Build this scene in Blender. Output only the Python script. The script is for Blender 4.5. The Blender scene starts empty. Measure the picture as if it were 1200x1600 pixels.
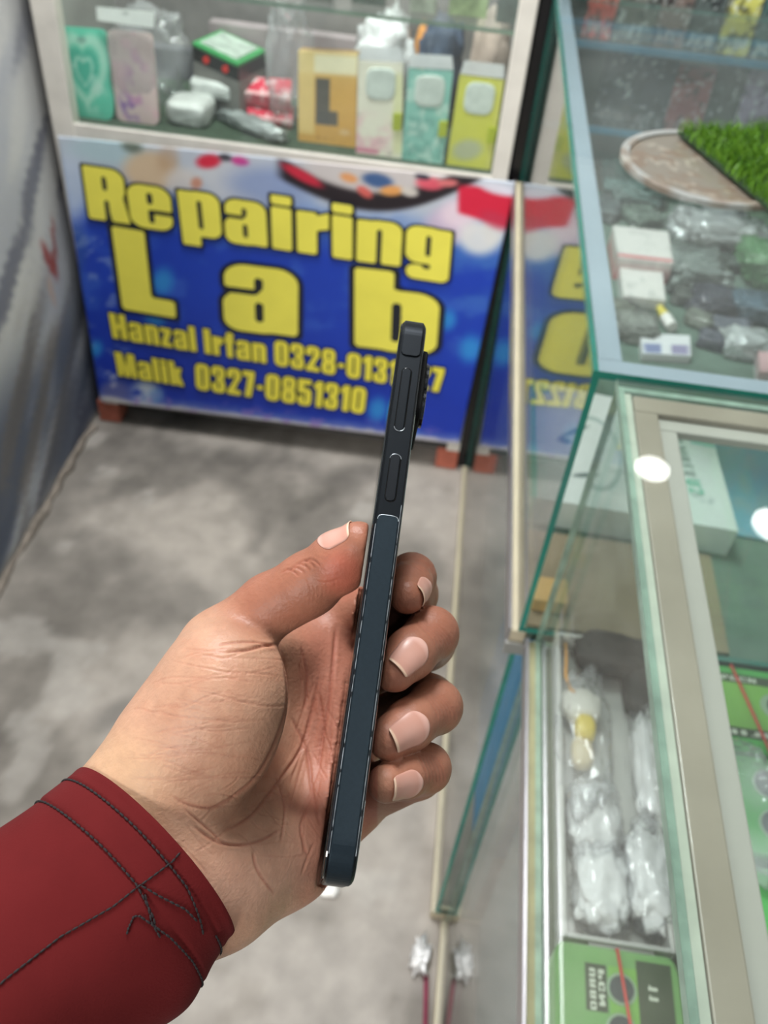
import bpy, bmesh, math, random
import numpy as np
from mathutils import Vector, Matrix, noise

random.seed(7)
S = bpy.context.scene
COL = S.collection

# ------------------------------------------------------------------ camera
FPX = 1383.75                      # focal length in pixels of the 1200x1600 photograph
CAM = np.array([0.0, 0.0, 1.3])
def cam_axes(p=0.770994, r=-0.10568181, y=-0.05051668):
    cy, sy = math.cos(y), math.sin(y); cp, sp = math.cos(p), math.sin(p)
    fwd = np.array([sy*cp, cy*cp, -sp]); right = np.array([cy, -sy, 0]); down = np.cross(fwd, right)
    rr = math.cos(r)*right + math.sin(r)*down; dd = -math.sin(r)*right + math.cos(r)*down
    return np.array([rr, dd, fwd])
CM = cam_axes()
cd = bpy.data.cameras.new('camera'); cam = bpy.data.objects.new('camera', cd); COL.objects.link(cam)
m3 = Matrix([[CM[0][i], -CM[1][i], -CM[2][i]] for i in range(3)])
cam.matrix_world = Matrix.Translation(CAM) @ m3.to_4x4()
cd.sensor_fit = 'VERTICAL'; cd.sensor_height = 36; cd.sensor_width = 27; cd.lens = FPX/1600*36
cd.clip_start = 0.01; cd.clip_end = 50
cd.dof.use_dof = True; cd.dof.focus_distance = 0.238; cd.dof.aperture_fstop = 17
S.camera = cam

# ------------------------------------------------------------------ view, world, lights
S.view_settings.view_transform = 'Standard'; S.view_settings.look = 'None'
S.view_settings.gamma = 1; S.view_settings.use_curve_mapping = False
S.view_settings.exposure = 0.0
W = bpy.data.worlds.new('world'); S.world = W; W.use_nodes = True
W.node_tree.nodes['Background'].inputs[0].default_value = (0.93, 0.96, 1.0, 1)
W.node_tree.nodes['Background'].inputs[1].default_value = 0.38
S.cycles.transparent_max_bounces = 32
S.cycles.max_bounces = 8
def area(name, loc, target, size, power, color):
    l = bpy.data.lights.new(name, 'AREA'); l.shape = 'RECTANGLE'; l.size, l.size_y = size; l.energy = power; l.color = color
    o = bpy.data.objects.new(name, l); COL.objects.link(o); o.location = loc
    o.rotation_euler = (Vector(target)-Vector(loc)).to_track_quat('-Z', 'Y').to_euler()
    return o
area('cabinet_fill_light', (-0.31, 1.56, 1.2), (-0.31, 1.68, 0.6), (0.6, 0.03), 2.6, (1.0, 0.97, 0.9))  # fill added to brighten the cabinet stock, no strip lamp is built
area('shopfront_daylight', (-1.85, -3.1, 2.4), (-0.1, 0.8, 0.7), (1.2, 1.2), 112, (1.0, 0.97, 0.93))
area('ceiling_fill_light', (-0.36, 1.1, 2.45), (-0.1, 1.3, 0), (0.7, 0.4), 52, (0.97, 0.99, 1.0))  # overhead fill added to lift the cabinet end more than the hand

# ------------------------------------------------------------------ helpers: rays and planes
def ray(px, py): return CM.T @ np.array([px-600, py-800, FPX])
def on(px, py, ax, v):             # point on the plane axis=v that the photograph shows at px,py
    r = ray(px, py); return CAM + r*((v-CAM[ax])/r[ax])
def K(px, py, d):                  # camera-frame millimetres of a point at depth d
    return np.array([(px-600)/FPX*d, (py-800)/FPX*d, d])
def toW(c): return CAM + (np.asarray(c)/1000.0) @ CM
def topx(P):
    c = (np.asarray(P)-CAM) @ CM.T
    return c[..., 0]/c[..., 2]*FPX+600, c[..., 1]/c[..., 2]*FPX+800
def lin(c):
    c = np.asarray(c, float); return np.where(c <= .04045, c/12.92, ((c+.055)/1.055)**2.4)
def rgb(r, g, b): return tuple(lin(np.array([r, g, b])/255.0))

# ------------------------------------------------------------------ helpers: noise, materials
def vnoise(x, y, seed=0):
    xi = np.floor(x).astype(int); yi = np.floor(y).astype(int); fx = x-xi; fy = y-yi
    def h(a, b):
        n = (a*374761393+b*668265263+seed*974711) & 0x7fffffff
        n = ((n ^ (n >> 13))*1274126177) & 0x7fffffff
        return ((n ^ (n >> 16)) & 0xffff)/65535.0
    fx = fx*fx*(3-2*fx); fy = fy*fy*(3-2*fy)
    return (h(xi, yi)*(1-fx)+h(xi+1, yi)*fx)*(1-fy)+(h(xi, yi+1)*(1-fx)+h(xi+1, yi+1)*fx)*fy
def fbm(x, y, seed=0, o=4):
    s = 0; a = .5
    for i in range(o): s = s+a*vnoise(x*2**i, y*2**i, seed+i); a *= .5
    return s/(1-.5**o)
def sm(a, b, x): t = np.clip((x-a)/(b-a), 0, 1); return t*t*(3-2*t)

MATS = {}
def mat(name, color=(.8, .8, .8), rough=.5, metal=0, var=.08, scale=30, bump=0, bscale=200, spec=.5, attr=None, trans=0, sss=0, coat=0, emit=None, sheen=0):
    if name in MATS: return MATS[name]
    m = bpy.data.materials.new(name); m.use_nodes = True; MATS[name] = m
    nt = m.node_tree; b = nt.nodes['Principled BSDF']; L = nt.links
    tc = nt.nodes.new('ShaderNodeTexCoord')
    nz = nt.nodes.new('ShaderNodeTexNoise'); nz.inputs['Scale'].default_value = scale; nz.inputs['Detail'].default_value = 4
    L.new(tc.outputs['Object'], nz.inputs['Vector'])
    mx = nt.nodes.new('ShaderNodeMix'); mx.data_type = 'RGBA'; mx.blend_type = 'MULTIPLY'
    if attr:
        a = nt.nodes.new('ShaderNodeAttribute'); a.attribute_name = attr; L.new(a.outputs['Color'], mx.inputs[6])
    else: mx.inputs[6].default_value = (*color, 1)
    rp = nt.nodes.new('ShaderNodeMapRange'); rp.inputs[1].default_value = .3; rp.inputs[2].default_value = .7
    rp.inputs[3].default_value = 1-var; rp.inputs[4].default_value = 1+var*.5
    L.new(nz.outputs['Fac'], rp.inputs[0]); L.new(rp.outputs[0], mx.inputs[7]); mx.inputs[0].default_value = 1
    L.new(mx.outputs[2], b.inputs['Base Color'])
    b.inputs['Roughness'].default_value = rough; b.inputs['Metallic'].default_value = metal
    b.inputs['Specular IOR Level'].default_value = spec
    b.inputs['Transmission Weight'].default_value = trans; b.inputs['Coat Weight'].default_value = coat
    b.inputs['Sheen Weight'].default_value = sheen
    if sss: b.inputs['Subsurface Weight'].default_value = sss; b.inputs['Subsurface Radius'].default_value = (.006, .0022, .0012); b.inputs['Subsurface Scale'].default_value = 1
    if bump:
        n2 = nt.nodes.new('ShaderNodeTexNoise'); n2.inputs['Scale'].default_value = bscale; n2.inputs['Detail'].default_value = 5
        L.new(tc.outputs['Object'], n2.inputs['Vector'])
        bp = nt.nodes.new('ShaderNodeBump'); bp.inputs['Strength'].default_value = bump; bp.inputs['Distance'].default_value = .002
        L.new(n2.outputs['Fac'], bp.inputs['Height']); L.new(bp.outputs[0], b.inputs['Normal'])
    if emit: b.inputs['Emission Color'].default_value = (*emit[0], 1); b.inputs['Emission Strength'].default_value = emit[1]
    return m
def film(name, tint=(.9, 1, .97), ior=1.5, rough=.01, haze=0, hazecol=(.8, .8, .8), smudge=.0, refl=1.0):
    """clear sheet: straight-through light plus a fresnel reflection and a little milky haze"""
    if name in MATS: return MATS[name]
    m = bpy.data.materials.new(name); m.use_nodes = True; MATS[name] = m
    nt = m.node_tree; L = nt.links; nt.nodes.remove(nt.nodes['Principled BSDF']); out = nt.nodes['Material Output']
    tr = nt.nodes.new('ShaderNodeBsdfTransparent'); tr.inputs[0].default_value = (*tint, 1)
    gl = nt.nodes.new('ShaderNodeBsdfGlossy'); gl.inputs['Roughness'].default_value = rough
    ge = nt.nodes.new('ShaderNodeNewGeometry'); dt = nt.nodes.new('ShaderNodeVectorMath'); dt.operation = 'DOT_PRODUCT'
    L.new(ge.outputs['Normal'], dt.inputs[0]); L.new(ge.outputs['Incoming'], dt.inputs[1])
    def mth(op, a, b=None, cl=False):
        n = nt.nodes.new('ShaderNodeMath'); n.operation = op; n.use_clamp = cl
        for k, v in enumerate((a, b)):
            if v is None: continue
            if isinstance(v, (int, float)): n.inputs[k].default_value = v
            else: L.new(v, n.inputs[k])
        return n.outputs[0]
    f0 = ((ior-1)/(ior+1))**2
    sch = mth('ADD', mth('MULTIPLY', mth('POWER', mth('SUBTRACT', 1.0, mth('ABSOLUTE', dt.outputs['Value'])), 5.0), (1-f0)*refl), f0*refl, True)
    df = nt.nodes.new('ShaderNodeBsdfDiffuse'); df.inputs[0].default_value = (*hazecol, 1)
    m1 = nt.nodes.new('ShaderNodeMixShader'); m2 = nt.nodes.new('ShaderNodeMixShader')
    tc = nt.nodes.new('ShaderNodeTexCoord'); nz = nt.nodes.new('ShaderNodeTexNoise'); nz.inputs['Scale'].default_value = 14; nz.inputs['Detail'].default_value = 6
    L.new(tc.outputs['Object'], nz.inputs['Vector'])
    mr = nt.nodes.new('ShaderNodeMapRange'); mr.inputs[1].default_value = .35; mr.inputs[2].default_value = .75
    mr.inputs[3].default_value = haze; mr.inputs[4].default_value = haze+smudge
    L.new(nz.outputs['Fac'], mr.inputs[0]); L.new(mr.outputs[0], m1.inputs[0])
    L.new(tr.outputs[0], m1.inputs[1]); L.new(df.outputs[0], m1.inputs[2])
    L.new(sch, m2.inputs[0]); L.new(m1.outputs[0], m2.inputs[1]); L.new(gl.outputs[0], m2.inputs[2])
    L.new(m2.outputs[0], out.inputs[0])
    return m

# ------------------------------------------------------------------ helpers: objects
def link(name, me, m=None, parent=None, smooth=False, **kw):
    o = bpy.data.objects.new(name, me); COL.objects.link(o)
    if m is not None:
        for q in (m if isinstance(m, (list, tuple)) else [m]): me.materials.append(q)
    if smooth:
        for p in me.polygons: p.use_smooth = True
    if parent is not None:
        o.parent = parent; o.matrix_parent_inverse = Matrix.Translation(-parent.location) if parent.type == 'EMPTY' else Matrix()
    for k, v in kw.items(): o[k] = v
    return o
def mesh(name, verts, faces):
    me = bpy.data.meshes.new(name); me.from_pydata([tuple(map(float, v)) for v in verts], [], [tuple(map(int, f)) for f in faces]); me.update(); return me
def thing(name, loc, label, cat, group=None):
    o = bpy.data.objects.new(name, None); COL.objects.link(o); o.location = tuple(map(float, loc)); o.empty_display_size = .02
    o['label'] = label; o['category'] = cat
    if group: o['group'] = group
    return o
def tag(o, label, cat, group=None):
    o['label'] = label; o['category'] = cat
    if group: o['group'] = group
    return o
class MB:
    def __init__(s): s.v = []; s.f = []; s.mi = []
    def add(s, vs, fs, mi=0):
        n = len(s.v); s.v += [tuple(map(float, v)) for v in vs]; s.f += [tuple(i+n for i in f) for f in fs]; s.mi += [mi]*len(fs)
    def hexa(s, p, mi=0, mis=None):      # p: 4 bottom corners then 4 top corners
        n = len(s.v); s.v += [tuple(map(float, v)) for v in p]
        fs = [(3, 2, 1, 0), (4, 5, 6, 7), (0, 1, 5, 4), (1, 2, 6, 5), (2, 3, 7, 6), (3, 0, 4, 7)]
        s.f += [tuple(i+n for i in f) for f in fs]; s.mi += (mis or [mi]*6)
    def box(s, a, b, mi=0, mis=None):
        (x0, y0, z0), (x1, y1, z1) = a, b
        s.hexa([(x0, y0, z0), (x1, y0, z0), (x1, y1, z0), (x0, y1, z0), (x0, y0, z1), (x1, y0, z1), (x1, y1, z1), (x0, y1, z1)], mi, mis)
    def tube(s, pts, r, n=8, mi=0):
        pts = [np.array(p, float) for p in pts]; rs = r if isinstance(r, (list, tuple, np.ndarray)) else [r]*len(pts)
        base = len(s.v); up = np.array([.13, .27, .95])
        for i, p in enumerate(pts):
            d = pts[min(i+1, len(pts)-1)]-pts[max(i-1, 0)]; d /= np.linalg.norm(d)+1e-12
            a = np.cross(d, up)
            if np.linalg.norm(a) < .1: a = np.cross(d, [1, 0, 0])
            a /= np.linalg.norm(a); b = np.cross(d, a)
            for k in range(n):
                t = 2*math.pi*k/n; s.v.append(tuple(p+rs[i]*(math.cos(t)*a+math.sin(t)*b)))
        for i in range(len(pts)-1):
            for k in range(n):
                k2 = (k+1) % n; s.f.append((base+i*n+k, base+i*n+k2, base+(i+1)*n+k2, base+(i+1)*n+k)); s.mi.append(mi)
        s.f.append(tuple(base+k for k in range(n))[::-1]); s.mi.append(mi)
        e = base+(len(pts)-1)*n; s.f.append(tuple(e+k for k in range(n))); s.mi.append(mi)
    def build(s, name, m, parent=None, smooth=False, bevel=0, **kw):
        me = mesh(name, s.v, s.f); o = link(name, me, m, parent, smooth, **kw)
        me.polygons.foreach_set('material_index', s.mi)
        if bevel:
            b = o.modifiers.new('bevel', 'BEVEL'); b.width = bevel; b.segments = 2; b.limit_method = 'ANGLE'
        return o
def box(name, a, b, m, parent=None, bevel=0, **kw):
    q = MB(); q.box(a, b); return q.build(name, m, parent, bevel=bevel, **kw)
def setcol(me, cols, name='paint'):
    at = me.color_attributes.new(name, 'FLOAT_COLOR', 'POINT')
    c = np.ones((len(me.vertices), 4), np.float32); c[:, :3] = cols
    at.data.foreach_set('color', c.ravel())
def grid_faces(nu, nv, off=0):
    return [(off+j*nu+i, off+j*nu+i+1, off+(j+1)*nu+i+1, off+(j+1)*nu+i) for j in range(nv-1) for i in range(nu-1)]
def slab(name, TL, TR, BR, BL, thick, paint, m, parent=None, nu=24, nv=32, outline=None, side=(.5, .5, .5), puff=0, flip=False, **kw):
    """solid slab: printed front (a fine coloured grid), plain sides and back. paint(u,v)->sRGB 0..1 (n,3); u to the right, v down"""
    TL, TR, BR, BL = [np.array(p, float) for p in (TL, TR, BR, BL)]
    u = np.linspace(0, 1, nu); v = np.linspace(0, 1, nv)
    U, V = np.meshgrid(u, v)
    if outline:
        w = outline(V); UU = .5+(U-.5)*w
    else: UU = U
    P = (TL*(1-V[..., None])*(1-UU[..., None])+TR*(1-V[..., None])*UU[..., None]+BR*V[..., None]*UU[..., None]+BL*V[..., None]*(1-UU[..., None])).reshape(-1, 3)
    n = np.cross(TR-TL, BL-TL); n /= np.linalg.norm(n)
    if flip: n = -n
    # n points away from the front face's viewer
    if puff: P = P-n*(puff*np.clip(1-np.abs(2*U-1)**3, 0, 1)*np.clip(1-np.abs(2*V-1)**4, 0, 1)).reshape(-1, 1)
    N = len(P); Bk = P+n*thick
    fs = grid_faces(nu, nv) if not flip else [f[::-1] for f in grid_faces(nu, nv)]
    fs = [f[::-1] for f in fs]
    ring = [i for i in range(nu)]+[j*nu+nu-1 for j in range(1, nv)]+[(nv-1)*nu+i for i in range(nu-2, -1, -1)]+[j*nu for j in range(nv-2, 0, -1)]
    rb = {q: N+k for k, q in enumerate(ring)}
    B2 = [Bk[q] for q in ring]
    fs += [(ring[k], ring[(k+1) % len(ring)], rb[ring[(k+1) % len(ring)]], rb[ring[k]]) for k in range(len(ring))]
    fs.append(tuple(rb[q] for q in ring))
    me = mesh(name, list(P)+B2, fs)
    c = np.zeros((len(me.vertices), 3)); c[:N] = lin(np.clip(paint(UU.ravel(), V.ravel()), 0, 1)); c[N:] = lin(np.array(side, float))
    setcol(me, c)
    o = link(name, me, m, parent, **kw)
    bm = bmesh.new(); bm.from_mesh(me); bmesh.ops.recalc_face_normals(bm, faces=bm.faces); bm.to_mesh(me); bm.free()
    return o
def solid(c): return lambda u, v: np.tile(np.array(c, float)/255, (len(u), 1))
def over(base, col, a):
    a = np.clip(a, 0, 1)[:, None]; return base*(1-a)+np.array(col, float)/255*a
def ell(x, y, cx, cy, rx, ry, ang=0, soft=.25):
    c, s = math.cos(ang), math.sin(ang); dx = x-cx; dy = y-cy
    q = np.sqrt(((dx*c+dy*s)/rx)**2+((-dx*s+dy*c)/ry)**2); return 1-sm(1-soft, 1+soft, q)
def rect(x, y, x0, y0, x1, y1, soft=.01):
    return sm(x0-soft, x0+soft, x)*(1-sm(x1-soft, x1+soft, x))*sm(y0-soft, y0+soft, y)*(1-sm(y1-soft, y1+soft, y))
def rrect_w(rv, ru):                 # outline width factor for a rounded rectangle (rv, ru: corner size as share of height/width)
    def f(V):
        d = np.minimum(V, 1-V)/rv; d = np.clip(d, 0, 1); return 1-2*ru*(1-np.sqrt(np.clip(1-(1-d)**2, 0, 1)))
    return f
def lump(name, c, r, amp, freq, m, parent=None, sub=4, seed=0, flat=None, rot=0, boxy=.75, cr=.35, **kw):
    bm = bmesh.new(); bmesh.ops.create_icosphere(bm, subdivisions=sub, radius=1)
    R = Matrix.Rotation(rot, 3, 'Z')
    for v in bm.verts:
        d = v.co.normalized(); sgn = Vector([math.copysign(abs(q)**boxy, q) for q in d])
        k = 1+amp*(noise.noise(d*freq+Vector((seed*3.1, 0, seed)))*1.0+.5*abs(noise.noise(d*freq*2.7+Vector((seed, 5, 1))))-cr*abs(noise.noise(d*freq*5.3+Vector((1, seed, 4))))*2)
        p = Vector((sgn.x*r[0]*k, sgn.y*r[1]*k, sgn.z*r[2]*k))
        if flat is not None: p.z = max(p.z, flat)
        v.co = R @ p+Vector(tuple(map(float, c)))
    me = bpy.data.meshes.new(name); bm.to_mesh(me); bm.free()
    return link(name, me, m, parent, smooth=True, **kw)
HRES = 0.85
# ------------------------------------------------------------------ lettering: heavy condensed capitals, lower case, figures
def g_box(X, Y, x0, y0, x1, y1, r=.04):
    cx, cy = (x0+x1)/2, (y0+y1)/2; hx, hy = (x1-x0)/2-r, (y1-y0)/2-r
    dx, dy = np.abs(X-cx)-hx, np.abs(Y-cy)-hy
    return np.sqrt(np.maximum(dx, 0)**2+np.maximum(dy, 0)**2)+np.minimum(np.maximum(dx, dy), 0)-r
def g_poly(X, Y, P):
    d = np.full(X.shape, 1e9); ins = np.zeros(X.shape, bool); n = len(P)
    for i in range(n):
        (ax, ay), (bx, by) = P[i], P[(i+1) % n]; ex, ey = bx-ax, by-ay; wx, wy = X-ax, Y-ay
        t = np.clip((wx*ex+wy*ey)/(ex*ex+ey*ey), 0, 1); d = np.minimum(d, (wx-ex*t)**2+(wy-ey*t)**2)
        c = (ay > Y) != (by > Y); ins ^= c & (X < (bx-ax)*(Y-ay)/((by-ay) if by != ay else 1e-9)+ax)
    return np.where(ins, -1, 1)*np.sqrt(d)
xh = .76
GL = {  # name: (width, [(op, kind, args)]), cap height 1, y up
 'R': (.66, [('+', 'b', (0, 0, .29, 1, .01)), ('+', 'b', (0, .42, .62, 1, .2)), ('+', 'b', (.0, .42, .3, 1, .01)), ('+', 'p', ([(.3, .5), (.58, .5), (.66, 0), (.37, 0)],)), ('-', 'b', (.28, .58, .345, .84, .03)), ('-', 'b', (.28, -.1, .345, .4, .02))]),
 'H': (.68, [('+', 'b', (0, 0, .29, 1, .01)), ('+', 'b', (.39, 0, .68, 1, .01)), ('+', 'b', (.2, .39, .5, .6, .01))]),
 'M': (.86, [('+', 'b', (0, 0, .24, 1, .01)), ('+', 'b', (.62, 0, .86, 1, .01)), ('+', 'p', ([(.05, 1), (.33, 1), (.43, .45), (.53, 1), (.81, 1), (.54, 0), (.32, 0)],)), ('-', 'p', ([(.25, 0), (.29, 0), (.25, .5)],)), ('-', 'p', ([(.61, 0), (.57, 0), (.61, .5)],))]),
 'L': (.52, [('+', 'b', (0, 0, .3, 1, .01)), ('+', 'b', (0, 0, .52, .22, .01))]),
 'I': (.29, [('+', 'b', (0, 0, .29, 1, .01))]),
 'l': (.28, [('+', 'b', (0, 0, .28, 1, .01))]),
 'i': (.28, [('+', 'b', (0, 0, .28, .79, .01)), ('+', 'b', (0, .83, .28, 1, .01))]),
 'e': (.6, [('+', 'b', (0, -.015, .6, xh+.015, .2)), ('-', 'b', (.27, .44, .34, .64, .03)), ('-', 'b', (.27, .1, .34, .34, .03)), ('-', 'b', (.3, .27, .66, .34, .01))]),
 'p': (.6, [('+', 'b', (0, -.2, .28, xh, .01)), ('+', 'b', (.1, -.015, .6, xh+.015, .17)), ('-', 'b', (.27, .12, .33, .62, .03))]),
 'g': (.6, [('+', 'b', (.32, -.1, .6, xh, .01)), ('+', 'b', (0, .09, .5, xh+.015, .17)), ('+', 'b', (.02, -.22, .6, .06, .12)), ('-', 'b', (.27, .24, .33, .62, .03)), ('-', 'b', (.24, .0, .34, .09, .03))]),
 'a': (.6, [('+', 'b', (.0, -.015, .45, .45, .14)), ('+', 'b', (.02, .38, .6, xh+.015, .17)), ('+', 'b', (.3, 0, .6, .6, .01)), ('-', 'b', (.26, .12, .32, .36, .03)), ('-', 'b', (.26, .5, .32, .64, .03)), ('-', 'p', ([(-.1, .44), (.27, .44), (.3, .5), (-.1, .5)],))]),
 'r': (.44, [('+', 'b', (0, 0, .28, xh, .01)), ('+', 'p', ([(.2, .4), (.2, .62), (.3, .72), (.44, .78), (.44, .48), (.34, .46)],))]),
 'n': (.6, [('+', 'b', (0, 0, .28, xh, .01)), ('+', 'b', (.1, .1, .6, xh+.015, .17)), ('+', 'b', (.32, 0, .6, .5, .01)), ('-', 'b', (.27, -.1, .33, .62, .03))]),
 'b': (.6, [('+', 'b', (0, 0, .28, 1, .01)), ('+', 'b', (.1, -.015, .6, xh+.015, .17)), ('-', 'b', (.27, .12, .33, .62, .03))]),
 'f': (.4, [('+', 'b', (.07, 0, .33, .9, .01)), ('+', 'b', (.07, .6, .4, 1, .12)), ('+', 'b', (0, .6, .4, .76, .01)), ('-', 'b', (.33, .4, .5, .58, .01)), ('-', 'b', (.31, .77, .5, .8, .01))]),
 'k': (.6, [('+', 'b', (0, 0, .28, 1, .01)), ('+', 'p', ([(.2, .3), (.34, xh), (.59, xh), (.46, .42), (.61, 0), (.34, 0), (.27, .25)],))]),
 'z': (.46, [('+', 'b', (0, .58, .46, xh, .01)), ('+', 'b', (0, 0, .46, .18, .01)), ('+', 'p', ([(0, .15), (.18, .6), (.46, .62), (.27, .15)],))]),
 '0': (.6, [('+', 'b', (0, -.01, .6, 1.01, .22)), ('-', 'b', (.265, .16, .335, .84, .03))]),
 '1': (.38, [('+', 'b', (.11, 0, .38, 1, .01)), ('+', 'p', ([(0, .7), (.0, .86), (.2, 1), (.2, .7)],))]),
 '2': (.58, [('+', 'b', (0, .5, .58, 1.01, .2)), ('+', 'b', (0, 0, .57, .2, .01)), ('+', 'p', ([(0, .1), (.3, .62), (.57, .72), (.3, .15)],)), ('-', 'b', (.265, .6, .325, .86, .03)), ('-', 'p', ([(-.1, .35), (-.1, .64), (.28, .64), (.27, .52), (.1, .3)],))]),
 '3': (.58, [('+', 'b', (0, -.01, .58, .52, .19)), ('+', 'b', (0, .48, .57, 1.01, .19)), ('+', 'b', (.2, .4, .5, .6, .02)), ('-', 'b', (.255, .14, .32, .4, .03)), ('-', 'b', (.255, .6, .32, .86, .03)), ('-', 'b', (-.1, .36, .2, .64, .01))]),
 '5': (.58, [('+', 'b', (0, -.01, .58, .66, .19)), ('+', 'b', (0, .5, .26, 1, .01)), ('+', 'b', (0, .8, .54, 1, .01)), ('-', 'b', (.255, .14, .32, .52, .03)), ('-', 'b', (-.1, .34, .2, .47, .01))]),
 '7': (.5, [('+', 'b', (0, .78, .5, 1, .01)), ('+', 'p', ([(.24, .9), (.5, .9), (.5, .8), (.36, 0), (.07, 0)],))]),
 '8': (.6, [('+', 'b', (0, -.01, .6, .54, .2)), ('+', 'b', (.02, .46, .58, 1.01, .2)), ('-', 'b', (.265, .14, .335, .4, .03)), ('-', 'b', (.265, .6, .335, .86, .03))]),
 '-': (.3, [('+', 'b', (.02, .34, .28, .52, .01))]),
 'U': (.62, [('+', 'b', (0, -.01, .62, .6, .2)), ('+', 'b', (0, .3, .28, 1, .01)), ('+', 'b', (.34, .3, .62, 1, .01)), ('-', 'b', (.27, .16, .35, 1.2, .03))]),
 'O': (.6, [('+', 'b', (0, -.01, .6, 1.01, .2)), ('-', 'b', (.25, .2, .35, .8, .03))]),
 'P': (.58, [('+', 'b', (0, 0, .28, 1, .01)), ('+', 'b', (0, .38, .58, 1, .18)), ('-', 'b', (.26, .54, .33, .84, .03))]),
 'E': (.5, [('+', 'b', (0, 0, .28, 1, .01)), ('+', 'b', (0, 0, .5, .2, .01)), ('+', 'b', (0, .4, .46, .58, .01)), ('+', 'b', (0, .8, .5, 1, .01))]),
 'N': (.66, [('+', 'b', (0, 0, .24, 1, .01)), ('+', 'b', (.42, 0, .66, 1, .01)), ('+', 'p', ([(0, 1), (.25, 1), (.66, 0), (.41, 0)],))]),
 'V': (.62, [('+', 'p', ([(0, 1), (.27, 1), (.32, .35), (.37, 1), (.62, 1), (.46, 0), (.17, 0)],))]),
 'C': (.58, [('+', 'b', (0, -.01, .58, 1.01, .2)), ('-', 'b', (.26, .18, .33, .82, .03)), ('-', 'b', (.27, .4, .7, .6, .01))]),
 'J': (.46, [('+', 'b', (.18, .1, .46, 1, .01)), ('+', 'b', (0, -.01, .46, .4, .14)), ('-', 'b', (-.1, .22, .18, .5, .01))]),
}
_gc = {}
def glyph(ch, off=0.0, n=30):
    """polygons of one character (unit cap height), grown by off"""
    if (ch, off, n) in _gc: return _gc[(ch, off, n)]
    w, ops = GL[ch]; e = .08; h = 1.3/n
    xs = np.arange(-e, w+e+h, h); ys = np.arange(-.32, 1.12, h); X, Y = np.meshgrid(xs, ys)
    d = np.full(X.shape, 9.0)
    for op, kd, a in ops:
        s = g_box(X, Y, *a) if kd == 'b' else g_poly(X, Y, *a)
        d = np.minimum(d, s) if op == '+' else np.maximum(d, -s)
    d = d-off; V = []; F = []; key = {}
    def vid(k, p):
        if k not in key: key[k] = len(V); V.append(p)
        return key[k]
    for j in range(len(ys)-1):
        for i in range(len(xs)-1):
            cs = [(j, i), (j, i+1), (j+1, i+1), (j+1, i)]; dv = [d[c] for c in cs]
            if min(dv) >= 0: continue
            poly = []
            for k in range(4):
                a, b = cs[k], cs[(k+1) % 4]; da, db = dv[k], dv[(k+1) % 4]
                if da < 0: poly.append(vid(a, (xs[a[1]], ys[a[0]])))
                if (da < 0) != (db < 0):
                    t = da/(da-db); kk = ('e',)+tuple(sorted((a, b)))
                    poly.append(vid(kk, (xs[a[1]]*(1-t)+xs[b[1]]*t, ys[a[0]]*(1-t)+ys[b[0]]*t)))
            if len(poly) >= 3: F.append(tuple(poly))
    _gc[(ch, off, n)] = (np.array(V), F); return _gc[(ch, off, n)]
def put_glyph(mb, ch, O, ex, ey, off=0.0, n=30):
    V, F = glyph(ch, off, n); O = np.array(O); P = O+V[:, :1]*ex+V[:, 1:]*ey
    mb.add(P, F)
def put_line(mb, txt, A, B, up, gap=.05, off=0.0, n=30, space=.3):
    """text from point A to point B (ends of the baseline), up = cap height vector"""
    adv = []; x = 0
    for ch in txt:
        if ch == ' ': x += space; continue
        adv.append((ch, x)); x += GL[ch][0]+gap
    x -= gap; ex = (np.array(B)-np.array(A))/x
    for ch, x0 in adv: put_glyph(mb, ch, np.array(A)+ex*x0, ex, np.array(up), off, n)

# ------------------------------------------------------------------ materials
M_paint = mat('printed_surface', attr='paint', rough=.55, var=.05, scale=60, spec=.3)
M_gloss = mat('glossy_print', attr='paint', rough=.22, var=.04, scale=60, spec=.5)
M_floor = mat('concrete', attr='paint', rough=.75, var=.16, scale=22, bump=.35, bscale=90, spec=.25)
M_wall = mat('wall_paint', attr='paint', rough=.6, var=.06, scale=8, bump=.1, bscale=60, spec=.3)
M_plain = mat('plaster', rgb(196, 196, 192), .8, var=.06, scale=5)
M_white = mat('worn_white_paint', rgb(214, 208, 198), .45, var=.12, scale=18, bump=.15, bscale=50)
M_cream = mat('cream_channel', rgb(178, 168, 143), .4, var=.12, scale=16)
M_ledge = mat('olive_felt_channel', rgb(150, 146, 108), .6, var=.22, scale=30, bump=.2, bscale=120)
M_chrome = mat('chrome_trim', rgb(176, 172, 176), .3, metal=.9, var=.06)
M_alu = mat('dull_aluminium', rgb(176, 176, 172), .38, metal=.75, var=.1, scale=20)
M_edgeB = mat('glass_edge_grey_green', rgb(140, 164, 148), .3, var=.3, scale=60)
M_rim = mat('pale_rim_board', rgb(146, 136, 120), .42, var=.16, scale=14, coat=.1)
M_rimA = mat('blue_white_rim_board', rgb(142, 155, 166), .45, var=.08, scale=12)
M_teal = mat('glass_edge', rgb(26, 122, 108), .18, var=.2, scale=30, spec=.7, coat=.3)
M_pale = mat('glass_edge_pale', rgb(176, 190, 170), .3, var=.12, scale=30)
M_black = mat('gap_black', rgb(22, 20, 22), .25, var=.1)
M_brick = mat('red_brick', rgb(176, 98, 78), .85, var=.2, scale=60, bump=.4)
M_glass = film('clear_glass', (.955, .98, .968), 1.5, .004, .012, (.75, .8, .78), .02)
M_glassA = film('counter_glass', (.945, .972, .96), 1.46, .006, .008, (.7, .76, .74), .022)
M_glassB = film('counter_side_glass', (.955, .978, .965), 1.46, .006, .006, (.7, .76, .74), .015, refl=.5)
M_bag = film('clear_plastic_bag', (.96, .965, .97), 1.5, .09, .05, (.9, .9, .92), .22)
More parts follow.
